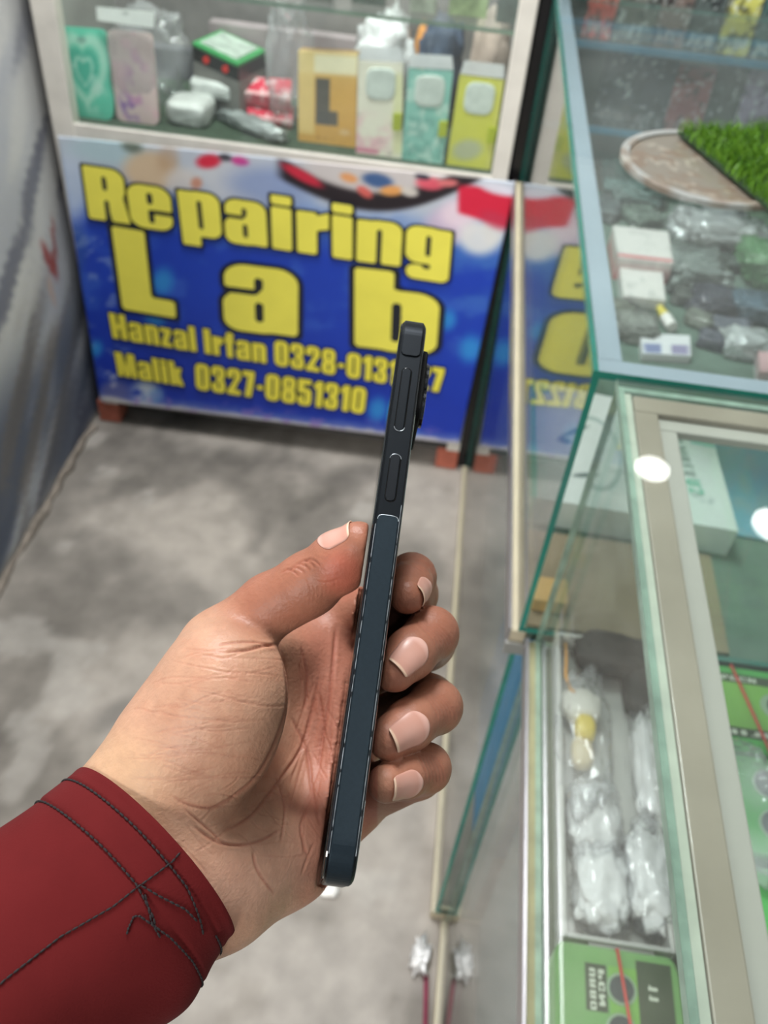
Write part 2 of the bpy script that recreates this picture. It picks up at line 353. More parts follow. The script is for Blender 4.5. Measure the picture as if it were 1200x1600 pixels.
M_bagw = film('milky_plastic_bag', (.9, .9, .92), 1.45, .18, .45, (.92, .92, .94), .3)
M_inner = mat('inner_board', rgb(150, 150, 140), .7, var=.15, scale=9)
M_blueb = mat('pale_blue_board', rgb(150, 168, 172), .6, var=.12, scale=6)
M_dark = mat('dark_interior', rgb(70, 68, 66), .6, var=.2, scale=9)
M_yel = mat('yellow_ink', rgb(242, 230, 90), .4, var=.05, scale=20)
M_olv = mat('olive_yellow_ink', rgb(236, 222, 74), .4, var=.06, scale=20)
M_out = mat('dark_outline_ink', rgb(26, 30, 40), .4, var=.05)

# ------------------------------------------------------------------ the room
def gridmesh(name, P, nu, nv, cols, m, flip=False, **kw):
    f = grid_faces(nu, nv)
    if flip: f = [q[::-1] for q in f]
    me = mesh(name, P, f); setcol(me, lin(np.clip(cols, 0, 1))); return link(name, me, m, **kw)
# floor
nu, nv = 300, 300
U, V = np.meshgrid(np.linspace(-.76, 1.7, nu), np.linspace(-2.2, 3.0, nv)); x, y = U.ravel(), V.ravel()
n1 = fbm(x*5, y*5, 3, 5); n2 = fbm(x*16, y*16, 9, 4); n3 = fbm(x*2.2+4, y*2.2, 21, 3)
base = np.tile(np.array([160., 152., 143])/255, (len(x), 1))
base *= (1-.30*sm(.42, .75, n1)-.10*sm(.5, .8, n2))[:, None]
base = over(base, (112, 106, 98), .55*ell(x, y, -.52, .62, .22, .35, .4, .7)*sm(.3, .6, n1))
base = over(base, (120, 112, 102), .5*ell(x, y, -.08, 1.02, .22, .16, .2, .6)*sm(.3, .65, n3+.1*n2))
base = over(base, (196, 188, 180), .5*ell(x, y, -.02, .25, .3, .3, 0, .9)*sm(.35, .6, n2))
base = over(base, (98, 94, 90), .6*ell(x, y, -.42, .78, .06, .03, .5, .5))
base = over(base, (90, 86, 82), .5*ell(x, y, -.28, .98, .12, .04, .2, .6)*sm(.4, .6, n2))
base = over(base, (186, 180, 172), .45*sm(.62, .72, fbm(x*9+9, y*9, 31, 4)))
gridmesh('floor', np.stack([x, y, 0*x], 1), nu, nv, base, M_floor, kind='structure')
# left wall, with its grey smeared paint
nu, nv = 260, 200
XW = -.752
U, V = np.meshgrid(np.linspace(.1, 3.0, nu), np.linspace(0, 2.6, nv)); y, z = U.ravel(), V.ravel()
a = .62; p = y*math.cos(a)+z*math.sin(a); q = -y*math.sin(a)+z*math.cos(a)
s1 = fbm(p*2.2, q*9, 5, 4); s2 = fbm(p*3.5, q*22+3, 15, 4)
base = np.tile(np.array([176., 178, 184])/255, (len(y), 1))
base = over(base, (205, 204, 200), sm(.45, .62, s1)*(z > .1)*.8)
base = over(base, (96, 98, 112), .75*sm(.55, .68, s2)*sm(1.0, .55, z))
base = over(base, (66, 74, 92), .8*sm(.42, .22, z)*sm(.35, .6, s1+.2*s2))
base = over(base, (120, 112, 104), .6*ell(y, z, 1.25, .2, .28, .14, .5, .5)*sm(.4, .55, s2))
base = over(base, (150, 60, 56), .8*ell(y, z, 1.445, .425, .012, .05, .35, .3))
base = over(base, (150, 66, 60), .8*ell(y, z, 1.475, .44, .008, .05, -.25, .3))
base = over(base, (196, 160, 140), .6*ell(y, z, 1.43, .37, .010, .035, .1, .4))
base = over(base, (150, 144, 134), .8*sm(.035, .01, z+.02*s2))
gridmesh('wall_left', np.stack([0*y+XW, y, z], 1), nu, nv, base, M_wall, kind='structure', flip=True)
q = MB(); q.box((-.76, 3.0, 0), (1.7, 3.05, 2.6)); q.build('wall_back', M_plain, kind='structure')
q = MB(); q.box((1.7, -1.0, 0), (1.75, 3.0, 2.6)); q.build('wall_right', M_plain, kind='structure')
q = MB(); q.box((-.76, -.6, 2.6), (1.75, 3.05, 2.65)); q.build('ceiling', M_plain, kind='structure')
# chipped skirting of rough mortar along the foot of the left wall
q = MB(); ys = np.linspace(.3, 1.48, 90); pr = []
for k, yy in enumerate(ys):
    w = .006+.014*vnoise(np.array([yy*30]), np.array([1.0]), 4)[0]; h = .004+.012*vnoise(np.array([yy*24]), np.array([5.0]), 8)[0]
    pr.append([(XW, yy, 0), (XW+w, yy, 0), (XW+w*.8, yy, h*.6), (XW+.002, yy, h)])
vs = [p for r in pr for p in r]; fs = [(4*i+j, 4*i+4+j, 4*i+5+j, 4*i+1+j) for i in range(len(pr)-1) for j in range(3)]
q.add(vs, fs); q.build('baseboard_left', mat('rough_mortar', rgb(128, 118, 108), .9, var=.3, scale=50, bump=.5), kind='structure', smooth=True)
# round ceiling lamps (reflections of the back pair sit on the counter tops)
def lamp(x, y, label, r=.075, e=14):
    t = thing('ceiling_lamp', (x, y, 2.6), label, 'lamp', None)
    q = MB(); q.tube([(x, y, 2.6), (x, y, 2.575)], r*1.12, 40); q.build('housing', M_white, t)
    q = MB(); q.tube([(x, y, 2.5745), (x, y, 2.570)], r, 40); q.build('diffuser', mat('lamp_light', (1, 1, 1), .5, emit=((1, .98, .95), e)), t)
lamp(.788, 2.418, 'round white ceiling lamp near the back wall, mirrored in the counter top', .058, 22)
lamp(1.178, 2.211, 'round white ceiling lamp furthest right, over the counter', .078, 22)
lamp(-.35, .2, 'added, unseen round white ceiling lamp over the left wall side of the aisle', .09, 14)  # out of view, added to light the room
lamp(.35, -.3, 'added, unseen round white ceiling lamp nearest the shop front, above the near counter', .09, 14)  # also out of view and added for lighting

# ------------------------------------------------------------------ display cabinet at the end of the aisle
YB = 1.497
cab = thing('display_cabinet', (-.33, 1.66, 0), 'white framed display cabinet standing behind the blue banner, phone cases inside', 'cabinet')
q = MB()
q.hexa([on(45, 0, 1, YB)+[0, .0, -.002], on(88, 0, 1, YB), on(88, 0, 1, YB)+[0, .03, 0], on(45, 0, 1, YB)+[0, .03, 0]]*1 and
       [(-.722, YB, .056), (-.688, YB, .056), (-.688, YB+.03, .056), (-.722, YB+.03, .056), (-.724, YB, 1.25), (-.681, YB, 1.25), (-.681, YB+.03, 1.25), (-.724, YB+.03, 1.25)])
q.build('frame_post', M_white, cab, bevel=.002)
q = MB(); q.box((.046, YB, .056), (.074, YB+.03, 1.25)); q.build('frame_post', M_white, cab, bevel=.002)
q = MB(); q.box((-.69, YB+.002, .637), (.048, YB+.012, .669)); q.build('bottom_rail', M_white, cab, bevel=.002)
for xx in (-.739, .026):
    q = MB(); q.box((xx, YB+.005, -.0), (xx+.048, YB+.055, .055)); o = q.build('leg', M_brick, cab, bevel=.003)
    q = MB(); q.box((xx, YB+.27, -.0), (xx+.048, YB+.32, .055)); o = q.build('leg', M_brick, cab, bevel=.003)
q = MB(); q.box((-.70, YB+.012, .65), (.06, YB+.33, .662)); q.build('cabinet_floor', mat('green_felt', rgb(62, 78, 62), .9, var=.25, scale=60), cab)
q = MB(); q.box((-.72, YB+.33, .05), (.07, YB+.345, 1.25)); q.build('back_panel', mat('grey_mirror_board', rgb(128, 124, 122), .35, var=.3, scale=12), cab)
for xx in (-.722, .06):
    q = MB(); q.box((xx, YB+.03, .05), (xx+.012, YB+.33, 1.25)); q.build('side_panel', mat('grey_side_board', rgb(150, 150, 146), .5, var=.2, scale=12), cab)
q = MB(); q.box((-.70, YB+.01, .05), (.05, YB+.33, .062)); q.build('base_board', M_dark, cab)
# glass shelf: its green front edge drops a little to the right in the photo
q = MB(); z0 = .885; q.box((-.684, YB+.02, z0), (.060, YB+.30, z0+.006), 0, [0, 0, 1, 1, 1, 1]); q.build('glass_shelf', [M_glass, mat('green_glass_edge', rgb(120, 142, 126), .25, var=.3, scale=40)], cab)
q = MB(); q.box((-.684, YB+.005, .669), (.048, YB+.008, 1.24), 0, [1, 1, 0, 1, 0, 1]); q.build('glass_front', [M_glass, M_pale], cab)

# ------------------------------------------------------------------ banner on the front of the cabinet
def banner_paint(px, py):
    n1 = fbm(px/46, py/34, 3, 4); n2 = fbm(px/16, py/14, 13, 4); n3 = fbm(px/90, py/40, 23, 3)
    t = py-.125*(px-100)                         # height along the hang of the banner
    c = np.tile(np.array([33., 66, 178])/255, (len(px), 1))
    c = over(c, (26, 52, 164), sm(400, 580, t)*.75)
    c = over(c, (54, 92, 190), .75*sm(.48, .72, n1)*sm(560, 420, t))
    c = over(c, (70, 112, 190), .6*sm(350, 310, t+30*(n3-.5))); c = over(c, (150, 172, 208), .85*sm(322, 285, t+46*(n1-.5)))
    c = over(c, (196, 200, 206), .9*sm(285, 250, t+40*(n1-.5)))
    c = over(c, (70, 120, 190), .5*ell(px, py, 760, 420, 70, 70, 0, .6)*sm(.35, .6, n1))
    c = over(c, (196, 208, 226), .85*ell(px, py, 112, 290, 26, 62, 0, .6)); c = over(c, (176, 200, 206), .9*ell(px, py, 170, 235, 60, 22, .1, .5))
    c = over(c, (52, 88, 150), .9*ell(px, py, 118, 392, 16, 40, 0, .5)*.6)
    for (cx, cy, r) in ((254, 440, 16), (244, 494, 16), (735, 545, 16), (590, 640, 14), (700, 500, 12), (150, 545, 10), (640, 690, 14)):
        c = over(c, (52, 150, 214), .8*ell(px, py, cx, cy, r, r*1.25, .2, .7))
    c = over(c, (170, 182, 206), .5*sm(.62, .72, n2)*ell(px, py, 150, 470, 60, 150, 0, .6)*.8)
    # figure in the upper left, flags and ribbons along the top
    c = over(c, (224, 220, 214), .95*ell(px, py, 380, 290, 70, 34, .1, .6)); c = over(c, (214, 186, 152), .95*ell(px, py, 235, 268, 42, 32, .15, .35)); c = over(c, (186, 152, 120), .6*ell(px, py, 262, 250, 16, 22, .1, .6))
    c = over(c, (214, 206, 200), .9*ell(px, py, 285, 285, 26, 22, .2, .5)); c = over(c, (202, 140, 116), .9*ell(px, py, 307, 286, 9, 9, 0, .4))
    c = over(c, (92, 100, 84), .8*ell(px, py, 206, 228, 16, 10, .3, .6))
    c = over(c, (214, 40, 64), .95*ell(px, py, 326, 252, 19, 11, -.1, .4)); c = over(c, (214, 60, 140), .95*ell(px, py, 375, 252, 14, 7, .2, .4)); c = over(c, (40, 36, 44), .8*ell(px, py, 352, 246, 10, 6, .2, .5))
    c = over(c, (116, 138, 190), .7*ell(px, py, 420, 290, 70, 30, .1, .6))
    band = 262+55*np.sin(np.clip((px-430)/330, 0, 1)*math.pi)*1.0+10*(px > 0)
    inb = (px > 425)*(px < 812)
    c = over(c, (34, 26, 30), .95*inb*sm(band-34, band-26, py)*(1-sm(band-2, band+8, py))*sm(425, 450, px))
    c = over(c, (206, 196, 192), .9*inb*sm(440, 500, px)*(1-sm(band-30, band-20, py))*sm(720, 690, px))
    for (cx, cy, rx, ry, an, col) in ((472, 274, 36, 8, .5, (206, 44, 66)), (545, 278, 14, 7, .3, (226, 156, 100)), (590, 282, 24, 11, .2, (62, 92, 140)), (612, 298, 18, 8, 0, (230, 160, 90)), (570, 300, 14, 7, .6, (216, 100, 92)),
                                      (672, 287, 22, 10, .1, (226, 92, 108)), (640, 300, 14, 7, .2, (214, 206, 196)), (700, 286, 16, 6, 0, (222, 120, 120)), (660, 276, 12, 5, .2, (60, 56, 70))):
        c = over(c, col, .95*ell(px, py, cx, cy, rx, ry, an, .35))
    c = over(c, (206, 186, 208), .95*ell(px, py, 705, 350, 46, 30, -.4, .4)); c = over(c, (236, 214, 224), .9*ell(px, py, 715, 335, 26, 22, 0, .5)); c = over(c, (230, 228, 224), .92*ell(px, py, 748, 372, 32, 26, .2, .4)); c = over(c, (226, 224, 220), .9*ell(px, py, 772, 358, 18, 26, .2, .4))
    c = over(c, (214, 34, 62), .97*sm(-14, -6, -np.abs(py-(318+.30*(px-760))-2)+ (16-.0*px))*rect(px, py, 716, 290, 812, 372, 5)*1.0)
    c = over(c, (196, 58, 84), .7*ell(px, py, 775, 345, 26, 12, .4, .5)); c = over(c, (222, 218, 228), .9*ell(px, py, 778, 296, 28, 8, .25, .4))
    # worn lower edge and torn corner
    e = (625+.125*(px-165))-py+8*(n2-.5)
    c = over(c, (150, 160, 204), .5*sm(20, 4, e)); c = over(c, (206, 200, 200), .9*sm(7, 1, e))
    c = over(c, (110, 112, 160), .8*ell(px, py, 180, 612, 24, 18, 0, .5)); c = over(c, (196, 206, 214), .95*ell(px, py, 228, 612, 20, 18, .2, .6)*sm(.35, .5, n2)); c = over(c, (96, 150, 200), .7*ell(px, py, 244, 618, 12, 10, 0, .5)); c = over(c, (220, 214, 208), .9*ell(px, py, 182, 628, 26, 6, .25, .5))
    c = over(c, (176, 130, 190), .5*sm(.6, .7, n2)*sm(30, 8, e)); c = over(c, (188, 192, 204), .7*sm(.66, .74, n2)*ell(px, py, 190, 590, 24, 26, 0, .5))
    return c
YF = YB-.006
TLp, TRp, BRp, BLp = on(90, 212, 1, YF), on(806, 284, 1, YF), on(717, 694, 1, YF), on(157, 626, 1, YF)
nu, nv = 260, 170
U, V = np.meshgrid(np.linspace(0, 1, nu), np.linspace(0, 1, nv)); U = U[..., None]; V = V[..., None]
P = TLp*(1-U)*(1-V)+TRp*U*(1-V)+BRp*U*V+BLp*(1-U)*V
P = P.reshape(-1, 3)
uu, vv = U.ravel(), V.ravel()
wav = .0022*(fbm(uu*5, vv*3, 77, 3)-.5)*np.sin(vv*math.pi)**.3
P[:, 1] -= .001+np.abs(wav)
bx, by = topx(P)
me = mesh('banner', P, [f[::-1] for f in grid_faces(nu, nv)]); setcol(me, lin(np.clip(banner_paint(bx, by), 0, 1)))
ban = link('banner', me, mat('banner_vinyl', attr='paint', rough=.42, var=.03, scale=40, spec=.35), smooth=True)
md = ban.modifiers.new('thick', 'SOLIDIFY'); md.thickness = .0008; md.offset = -1
tag(ban, 'blue printed banner with big yellow lettering hanging on the front of the white cabinet', 'banner')
YT = YF-.0042
def LP(px, py, d=0): return on(px, py, 1, YT-d)
def word_glyph(mb, ch, x0, yb0, x1, yb1, htop, off=0., d=0):
    """one large letter: baseline from (x0,yb0) to (x1,yb1), cap-height point htop above the left end"""
    A, B, T = LP(x0, yb0, d), LP(x1, yb1, d), LP(*htop, d)
    put_glyph(mb, ch, A, (B-A)/GL[ch][0], T-A, off, 36)
big = [('R', 139, 341, 205, 351, (127, 257)), ('e', 205, 352, 272, 362, (193, 264)), ('p', 284, 364, 348, 374, (273, 273)), ('a', 353, 377, 419, 387, (345, 287)),
       ('i', 425, 388, 457, 393, (422, 303)), ('r', 464, 394, 514, 401, (462, 306)), ('i', 519, 402, 551, 407, (518, 316)), ('n', 556, 408, 626, 417, (558, 320)), ('g', 632, 415, 702, 426, (636, 330))]
lab = [('L', 191, 483, 276, 498, (173, 352)), ('a', 350, 512, 466, 527, (342, 376)), ('b', 553, 541, 682, 556, (553, 417))]
l3 = [('Hanzal Irfan 0328-0131227', (176, 528), (690, 614), (-7, -40), .07)]
l4 = [('Malik', (185, 587), (288, 604), (-7, -38), .07), ('0327-0851310', (306, 608), (569, 647), (-2, -41), .07)]
def letters(items, name, kind):
    for off, m, d, nm in ((.035 if kind == 'big' else .05, M_out, 0, 'lettering_outline'), (-.004, M_yel if kind == 'big' else M_olv, .0009, 'lettering')):
        mb = MB()
        for it in items:
            if kind == 'big': word_glyph(mb, *it[:5], it[5], off, d)
            else:
                t, A, B, up, gap = it; a, b = LP(*A, d), LP(*B, d); u = LP(A[0]+up[0], A[1]+up[1], d)-a
                put_line(mb, t, a, b, u, gap, off, 26, .26)
        o = mb.build(nm, m, ban)
        o.matrix_parent_inverse = Matrix()
letters(big, 'a', 'big'); [letters([g_], 'b', 'big') for g_ in lab]
letters(l3, 'c', 'small'); letters(l4, 'd', 'small')

# black filler added to stand in for the dark gap between the cabinet and the glass counter
q = MB(); q.hexa([(.0755, YB+.02, 0), (.098, YB+.02, 0), (.098, YB+.3, 0), (.0755, YB+.3, 0), (.0755, YB+.02, 1.3), (.096, YB+.02, 1.3), (.096, YB+.3, 1.3), (.0755, YB+.3, 1.3)])
o = q.build('gap_filler', M_black, bevel=.001); tag(o, 'added black filler for the dark gap between white cabinet and glass counter', 'post')

# ------------------------------------------------------------------ glass counters
H1, H2 = .957, .672
def counter(name, label, xf, xn, yf, yn, xr, near):
    """left side runs from (xf,yf) far to (xn,yn) near; xr is its right side"""
    t = thing(name, ((xn+xr)/2, (yf+yn)/2, 0), label, 'counter')
    def X(o, y): return xn+(xf-xn)*(y-yn)/(yf-yn)+o
    def bar(o0, o1, z0, z1, nm, m, y0=yn, y1=yf, bev=0, mis=None):
        q = MB(); q.hexa([(X(o0, y0), y0, z0), (X(o1, y0), y0, z0), (X(o1, y1), y1, z0), (X(o0, y1), y1, z0), (X(o0, y0), y0, z1), (X(o1, y0), y0, z1), (X(o1, y1), y1, z1), (X(o0, y1), y1, z1)], 0, mis)
        return q.build(nm, m, t, bevel=bev)
    gi = .0075
    ge = [M_glassA, M_teal if not near else M_edgeB]
    # upper side glass, end glasses, top glass
    bar(gi, gi+.005, H2-.004, H1-.005, 'side_glass', ge if not near else [M_glassB, M_edgeB], mis=[1, 1, 1, 0, 1, 0])
    for (yy, nm) in ((yn, 'end_glass'), (yf-.005, 'end_glass')):
        q = MB(); x0 = X(gi+.005, yy); q.box((x0, yy, H2-.004), (xr, yy+.005, H1-.005), 0, [1, 1, 0, 1, 0, 0]); q.build(nm, ge, t)
    q = MB(); q.hexa([(X(gi-.001, yn-.002), yn-.002, H1-.005), (xr, yn-.002, H1-.005), (xr, yf, H1-.005), (X(gi-.001, yf), yf, H1-.005), (X(gi-.001, yn-.002), yn-.002, H1+.001), (xr, yn-.002, H1+.001), (xr, yf, H1+.001), (X(gi-.001, yf), yf, H1+.001)], 0, [0, 0, 1, 1, 0, 1])
    q.build('top_glass', ge, t)
    # floor of the showcase
    q = MB(); q.box((max(xf, xn)+.014, yn+.006, H2-.022), (xr, yf-.006, H2-.006)); q.build('showcase_floor', mat('dark_green_floor_cloth', rgb(96, 102, 92), .8, var=.25, scale=14) if near else mat('green_cloth', rgb(92, 112, 100), .9, var=.2, scale=40), t)
    q = MB(); q.box((xr, yn, 0), (xr+.02, yf, H1)); q.build('right_panel', M_inner, t)
    # lower part
    q2 = ge
    bar(.006, .011, .022, H2-.024, 'lower_side_glass', q2, mis=[1, 1, 1, 0, 1, 0])
    q = MB(); q.box((X(.011, yn), yn, .022), (xr, yn+.005, H2-.024), 0, [1, 1, 0, 1, 0, 0]); q.build('lower_end_glass', ge, t)
    bar(.001, .013, 0, .022, 'foot_rail', M_cream, bev=.001)
    q = MB(); q.box((X(.013, yn), yn, 0), (xr, yn+.012, .022)); q.build('foot_rail', M_cream, t, bevel=.001)
    bar(.055, .062, .023, H2-.024, 'inner_lining', M_blueb, y0=yn+.01)
    return t, X, bar
cA, XA, barA = counter('glass_counter', 'tall glass showcase counter with teal edges beside the blue banner, grass mat on top', .0865, .0995, 1.494, .52, .78, False)
# counter A: pale channel under the side glass, rim boards under the top
barA(.0, .016, H2-.022, H2-.004, 'bottom_channel', M_cream, bev=.0015)
barA(-.001, .0012, H2-.025, H2-.001, 'metal_lip', M_chrome)
q = MB(); q.box((XA(-.001, .52), .516, H2-.034), (.145, .52, H2-.018)); q.build('corner_plate', M_alu, cA, bevel=.0008)
barA(.0135, .031, H1-.012, H1-.006, 'rim_board', M_rimA, y0=.545, bev=.001)
q = MB(); q.box((.112, .527, H1-.012), (.775, .545, H1-.006)); q.build('rim_board', M_rimA, cA, bevel=.001)
q = MB(); q.box((.15, .60, .05), (.20, .9, .5)); q.build('lower_shelf_board', mat('blue_card', rgb(60, 140, 190), .5, var=.15), cA)

cB, XB, barB = counter('glass_counter', 'near glass showcase counter with wide pale rim, plastic bags and green boxes inside', .1155, .1155, .512, -.35, .78, True)
barB(-.0012, .0012, H2-.022, H2-.001, 'chrome_strip', M_chrome)
barB(.0012, .0085, H2-.022, H2-.006, 'felt_channel', M_ledge)
barB(.0085, .0125, H2-.022, H2-.008, 'felt_channel', mat('grey_green_channel', rgb(160, 160, 136), .5, var=.2, scale=40))
barB(.0137, .0158, H2-.022, H2-.004, 'inner_metal_strip', M_alu)
barB(.0128, .017, H1-.010, H1-.0055, 'rim_seal', mat('rim_seal', rgb(178, 184, 168), .5, var=.15, scale=60), y0=-.34, y1=.505)
barB(.018, .034, H1-.016, H1-.006, 'rim_board', M_rim, y0=-.34, y1=.488, bev=.001)
barB(.034, .0465, H1-.016, H1-.010, 'rim_board_inner_lip', mat('rim_lip', rgb(166, 163, 154), .4, var=.08, scale=9), y0=-.34, y1=.476, bev=.001)
q = MB(); q.box((.134, .488, H1-.016), (.775, .505, H1-.006)); q.build('rim_board', M_rim, cB, bevel=.001)
q = MB(); q.box((.1495, .476, H1-.016), (.775, .488, H1-.010)); q.build('rim_board_inner_lip', MATS['rim_lip'], cB, bevel=.001)

p_ = on(514, 1391, 2, 0.004); lump('paper_scrap', p_, (.014, .010, .004), .3, 2, mat('white_paper', rgb(236, 232, 226), .7), sub=3, flat=-.0038); tag(bpy.data.objects['paper_scrap'], 'small white paper scrap on the concrete floor just below the phone', 'scrap')
# foil scrap and maroon cord at the foot of the counter
lump('foil_scrap', (.092, .462, .010), (.012, .024, .011), .7, 2.6, mat('crumpled_foil', rgb(226, 224, 222), .45, metal=.4, var=.2, scale=40), cr=1.0, sub=4, seed=3, flat=-.0098)
tag(bpy.data.objects['foil_scrap'], 'crumpled silver foil scrap on the floor at the foot of the near counter', 'scrap')
q = MB(); q.tube([(.098, .452, .004), (.103, .435, .004), (.105, .41, .0035), (.107, .38, .0035), (.106, .33, .0035), (.108, .27, .0035), (.104, .18, .0035)], .0035, 8)
o = q.build('cord', mat('maroon_cord', rgb(120, 44, 66), .8, var=.2), smooth=True); tag(o, 'maroon cord lying on the floor along the counter foot, running out from the foil', 'cord')
# ------------------------------------------------------------------ smartphone (built in camera-frame millimetres, then moved into the room)
Bp, Tp = K(529, 1380, 212), K(650.5, 486, 280)
PL = np.linalg.norm(Tp-Bp); pa = (Tp-Bp)/PL
mid = (Bp+Tp)/2; w_ = mid-np.dot(mid, pa)*pa; w_ /= np.linalg.norm(w_)
pt = np.cross(w_, pa); pt /= np.linalg.norm(pt)
if pt[0] < 0: pt = -pt
an = math.radians(-1.6); w_, pt = w_*math.cos(an)+pt*math.sin(an), pt*math.cos(an)-w_*math.sin(an)
def PH(a, w, t): return toW(Bp+pa*a+w_*w+pt*t)
def s_of(y):
    lo, hi = 0.0, PL
    for _ in range(40):
        m = (lo+hi)/2; c = Bp+pa*m; yy = c[1]/c[2]*FPX+800
        if yy > y: lo = m
        else: hi = m
    return lo
PW, PT = 75.0, 3.9
def rr_profile(L, Wd, r, n=10, a0=0, w0=0):
    out = []
    for (ca, cw, st) in ((L-r, r, 0), (r, r, 1), (r, Wd-r, 2), (L-r, Wd-r, 3)):
        for k in range(n+1):
            th = math.pi/2*k/n
            if st == 0: d = (math.cos(th), -math.sin(th))
            elif st == 1: d = (-math.sin(th), -math.cos(th))
            elif st == 2: d = (-math.cos(th), math.sin(th))
            else: d = (math.sin(th), math.cos(th))
            out.append((a0+ca+r*d[0], w0+cw+r*d[1], d))
    return out
def extrude(prof, layers):
    """layers: (t, inset)"""
    mb = MB(); n = len(prof); vs = []
    for (t, ins) in layers: vs += [PH(a-d[0]*ins, w-d[1]*ins, t) for a, w, d in prof]
    fs = [(l*n+i, l*n+(i+1) % n, (l+1)*n+(i+1) % n, (l+1)*n+i) for l in range(len(layers)-1) for i in range(n)]
    fs += [tuple(range(n))[::-1], tuple((len(layers)-1)*n+i for i in range(n))]
    mb.add(vs, fs); return mb
M_fr = mat('phone_frame_metal', rgb(19, 24, 29), .36, metal=.75, var=.08, scale=900)
M_pad = mat('phone_frame_metal_light', rgb(34, 46, 54), .36, metal=.7, var=.10, scale=900, bump=.03, bscale=2500)
M_edge = mat('worn_bright_edge', rgb(176, 184, 190), .35, metal=.6, var=.5, scale=500)
M_scr = mat('phone_screen', rgb(16, 18, 22), .06, var=.02, coat=.5)
M_back = mat('phone_back_glass', rgb(22, 28, 36), .15, var=.03, coat=.4)
M_lens = mat('lens_black', rgb(8, 8, 10), .08, var=.02)
ph = thing('smartphone', PH(PL/2, PW/2, 0), 'dark blue smartphone held upright edge-on in the hand, side buttons facing the viewer', 'smartphone')
pf = rr_profile(PL, PW, 9.5)
def fin(mb, name, m, parent, smooth=False, **kw):
    o = mb.build(name, m, parent, smooth=smooth, **kw)
    bm = bmesh.new(); bm.from_mesh(o.data); bmesh.ops.recalc_face_normals(bm, faces=bm.faces); bm.to_mesh(o.data); bm.free(); return o
frame = fin(extrude(pf, [(-3.6, .45), (-3.15, 0), (3.15, 0), (3.6, .45)]), 'frame', M_fr, ph)
fin(extrude(pf, [(-4.15, 1.5), (-3.95, .8), (-3.6, .7)]), 'screen', M_scr, ph)
fin(extrude(pf, [(3.6, .7), (3.85, .9), (4.0, 1.6)]), 'back_panel', M_back, ph)
def pad(a0, a1, hw, rise, r0, r1, name, m, wrap=0, parent=None, tc=0.0, w0=0.0, mi2=None):
    """raised strip on the near edge, rounded ends; follows the corner when wrap<0 (bottom) or >0 (top)"""
    A = []
    n = 7
    for k in range(n+1):                       # end at a1 (upper)
        th = math.pi/2*k/n; A.append((a1-r1+r1*math.sin(th), hw-r1+r1*math.cos(th)))
    up = A
    lo = [(a0+r0-r0*math.sin(th), hw-r0+r0*math.cos(th)) for th in [math.pi/2*k/n for k in range(n+1)]][::-1]
    right = lo+up                               # from low end centre line to upper centre line, +t side
    st = [right[0]]
    for p, q_ in zip(right[:-1], right[1:]):
        m_ = max(1, int(abs(q_[0]-p[0])/1.0))
        for j in range(1, m_+1): st.append((p[0]+(q_[0]-p[0])*j/m_, p[1]+(q_[1]-p[1])*j/m_))
    def surf(a, h):
        # position along the outline of the body: bends round the corner circles
        r = 9.5
        if a < r:
            s = r-a; th = min(s/r, math.pi/2*.98); return (r-math.sin(th)*(r+h), r-math.cos(th)*(r+h))
        if a > PL-r:
            s = a-(PL-r); th = min(s/r, math.pi/2*.98); return (PL-r+math.sin(th)*(r+h), r-math.cos(th)*(r+h))
        return (a, -h)
    mb = MB(); vs = []; rows = [(-.3+w0, 0), (rise*.6+w0, 0), (rise+w0, .28)]
    for i, (a, t) in enumerate(st):
        for sgn in (-1, 1):
            for (h, ins) in rows:
                A_, W_ = surf(a, h); vs.append(PH(A_, W_, tc+sgn*max(t-ins, .02)))
    fs = []
    for i in range(len(st)-1):
        b0, b1 = i*6, (i+1)*6
        for k in range(2):
            fs.append((b0+k, b0+k+1, b1+k+1, b1+k)); fs.append((b0+3+k, b1+3+k, b1+4+k, b0+4+k))
        fs.append((b0+2, b0+5, b1+5, b1+2))
    mb.add(vs, fs)
    mb.f.append((0, 1, 2, 5, 4, 3)); mb.mi.append(0); e = (len(st)-1)*6; mb.f.append(tuple(e+j for j in (3, 4, 5, 2, 1, 0))); mb.mi.append(0)
    return fin(mb, name, m, parent or ph)
sL, sU = s_of(806), s_of(556)
pad(-4.5, sL, 3.05, .42, 1.0, 1.5, 'grip_strip', M_pad)
pad(sU, PL+3.6, 3.05, .42, 1.4, .8, 'grip_strip', M_fr)
# thin bright worn line round the strip ends
def arc_line(a, up, name='worn_edge'):
    q = MB(); pts = []
    for k in range(13):
        th = math.pi*k/12; x = math.cos(th); tt = 2.95*max(-1, min(1, x*1.0)); r = 1.5
        pts.append(PH(a+(-r+r*math.sin(th)**.7*1.0)*up, -.36, 2.95*math.copysign(abs(x)**.55, x)))
    q.tube(pts, .00011, 5); return q.build(name, M_edge, ph)
arc_line(sL, 1)
for (y0, y1, hw, tc, nm) in ((577, 673, 1.35, -.35, 'volume_button'), (711, 783, 1.45, -.2, 'power_button')):
    s1, s0 = s_of(y0), s_of(y1)
    pad(s0-.35, s1+.35, hw+.3, .04, hw+.2, hw+.2, 'button_slot', M_lens, tc=tc)
    b = pad(s0, s1, hw, .32, hw-.1, hw-.1, nm, M_fr if nm[0] == 'v' else mat('power_key_metal', rgb(18, 22, 27), .4, metal=.7), tc=tc, w0=.05)
    q = MB(); e = s1 if nm[0] == 'p' else s0; sg = 1 if nm[0] == 'p' else -1
    q.tube([PH(e+sg*(.2-(hw)*(1-math.sin(math.pi*k/10))), -.16, tc+(hw+.18)*math.cos(math.pi*k/10)) for k in range(11)], .00009, 5); q.build('worn_edge', M_edge, ph)
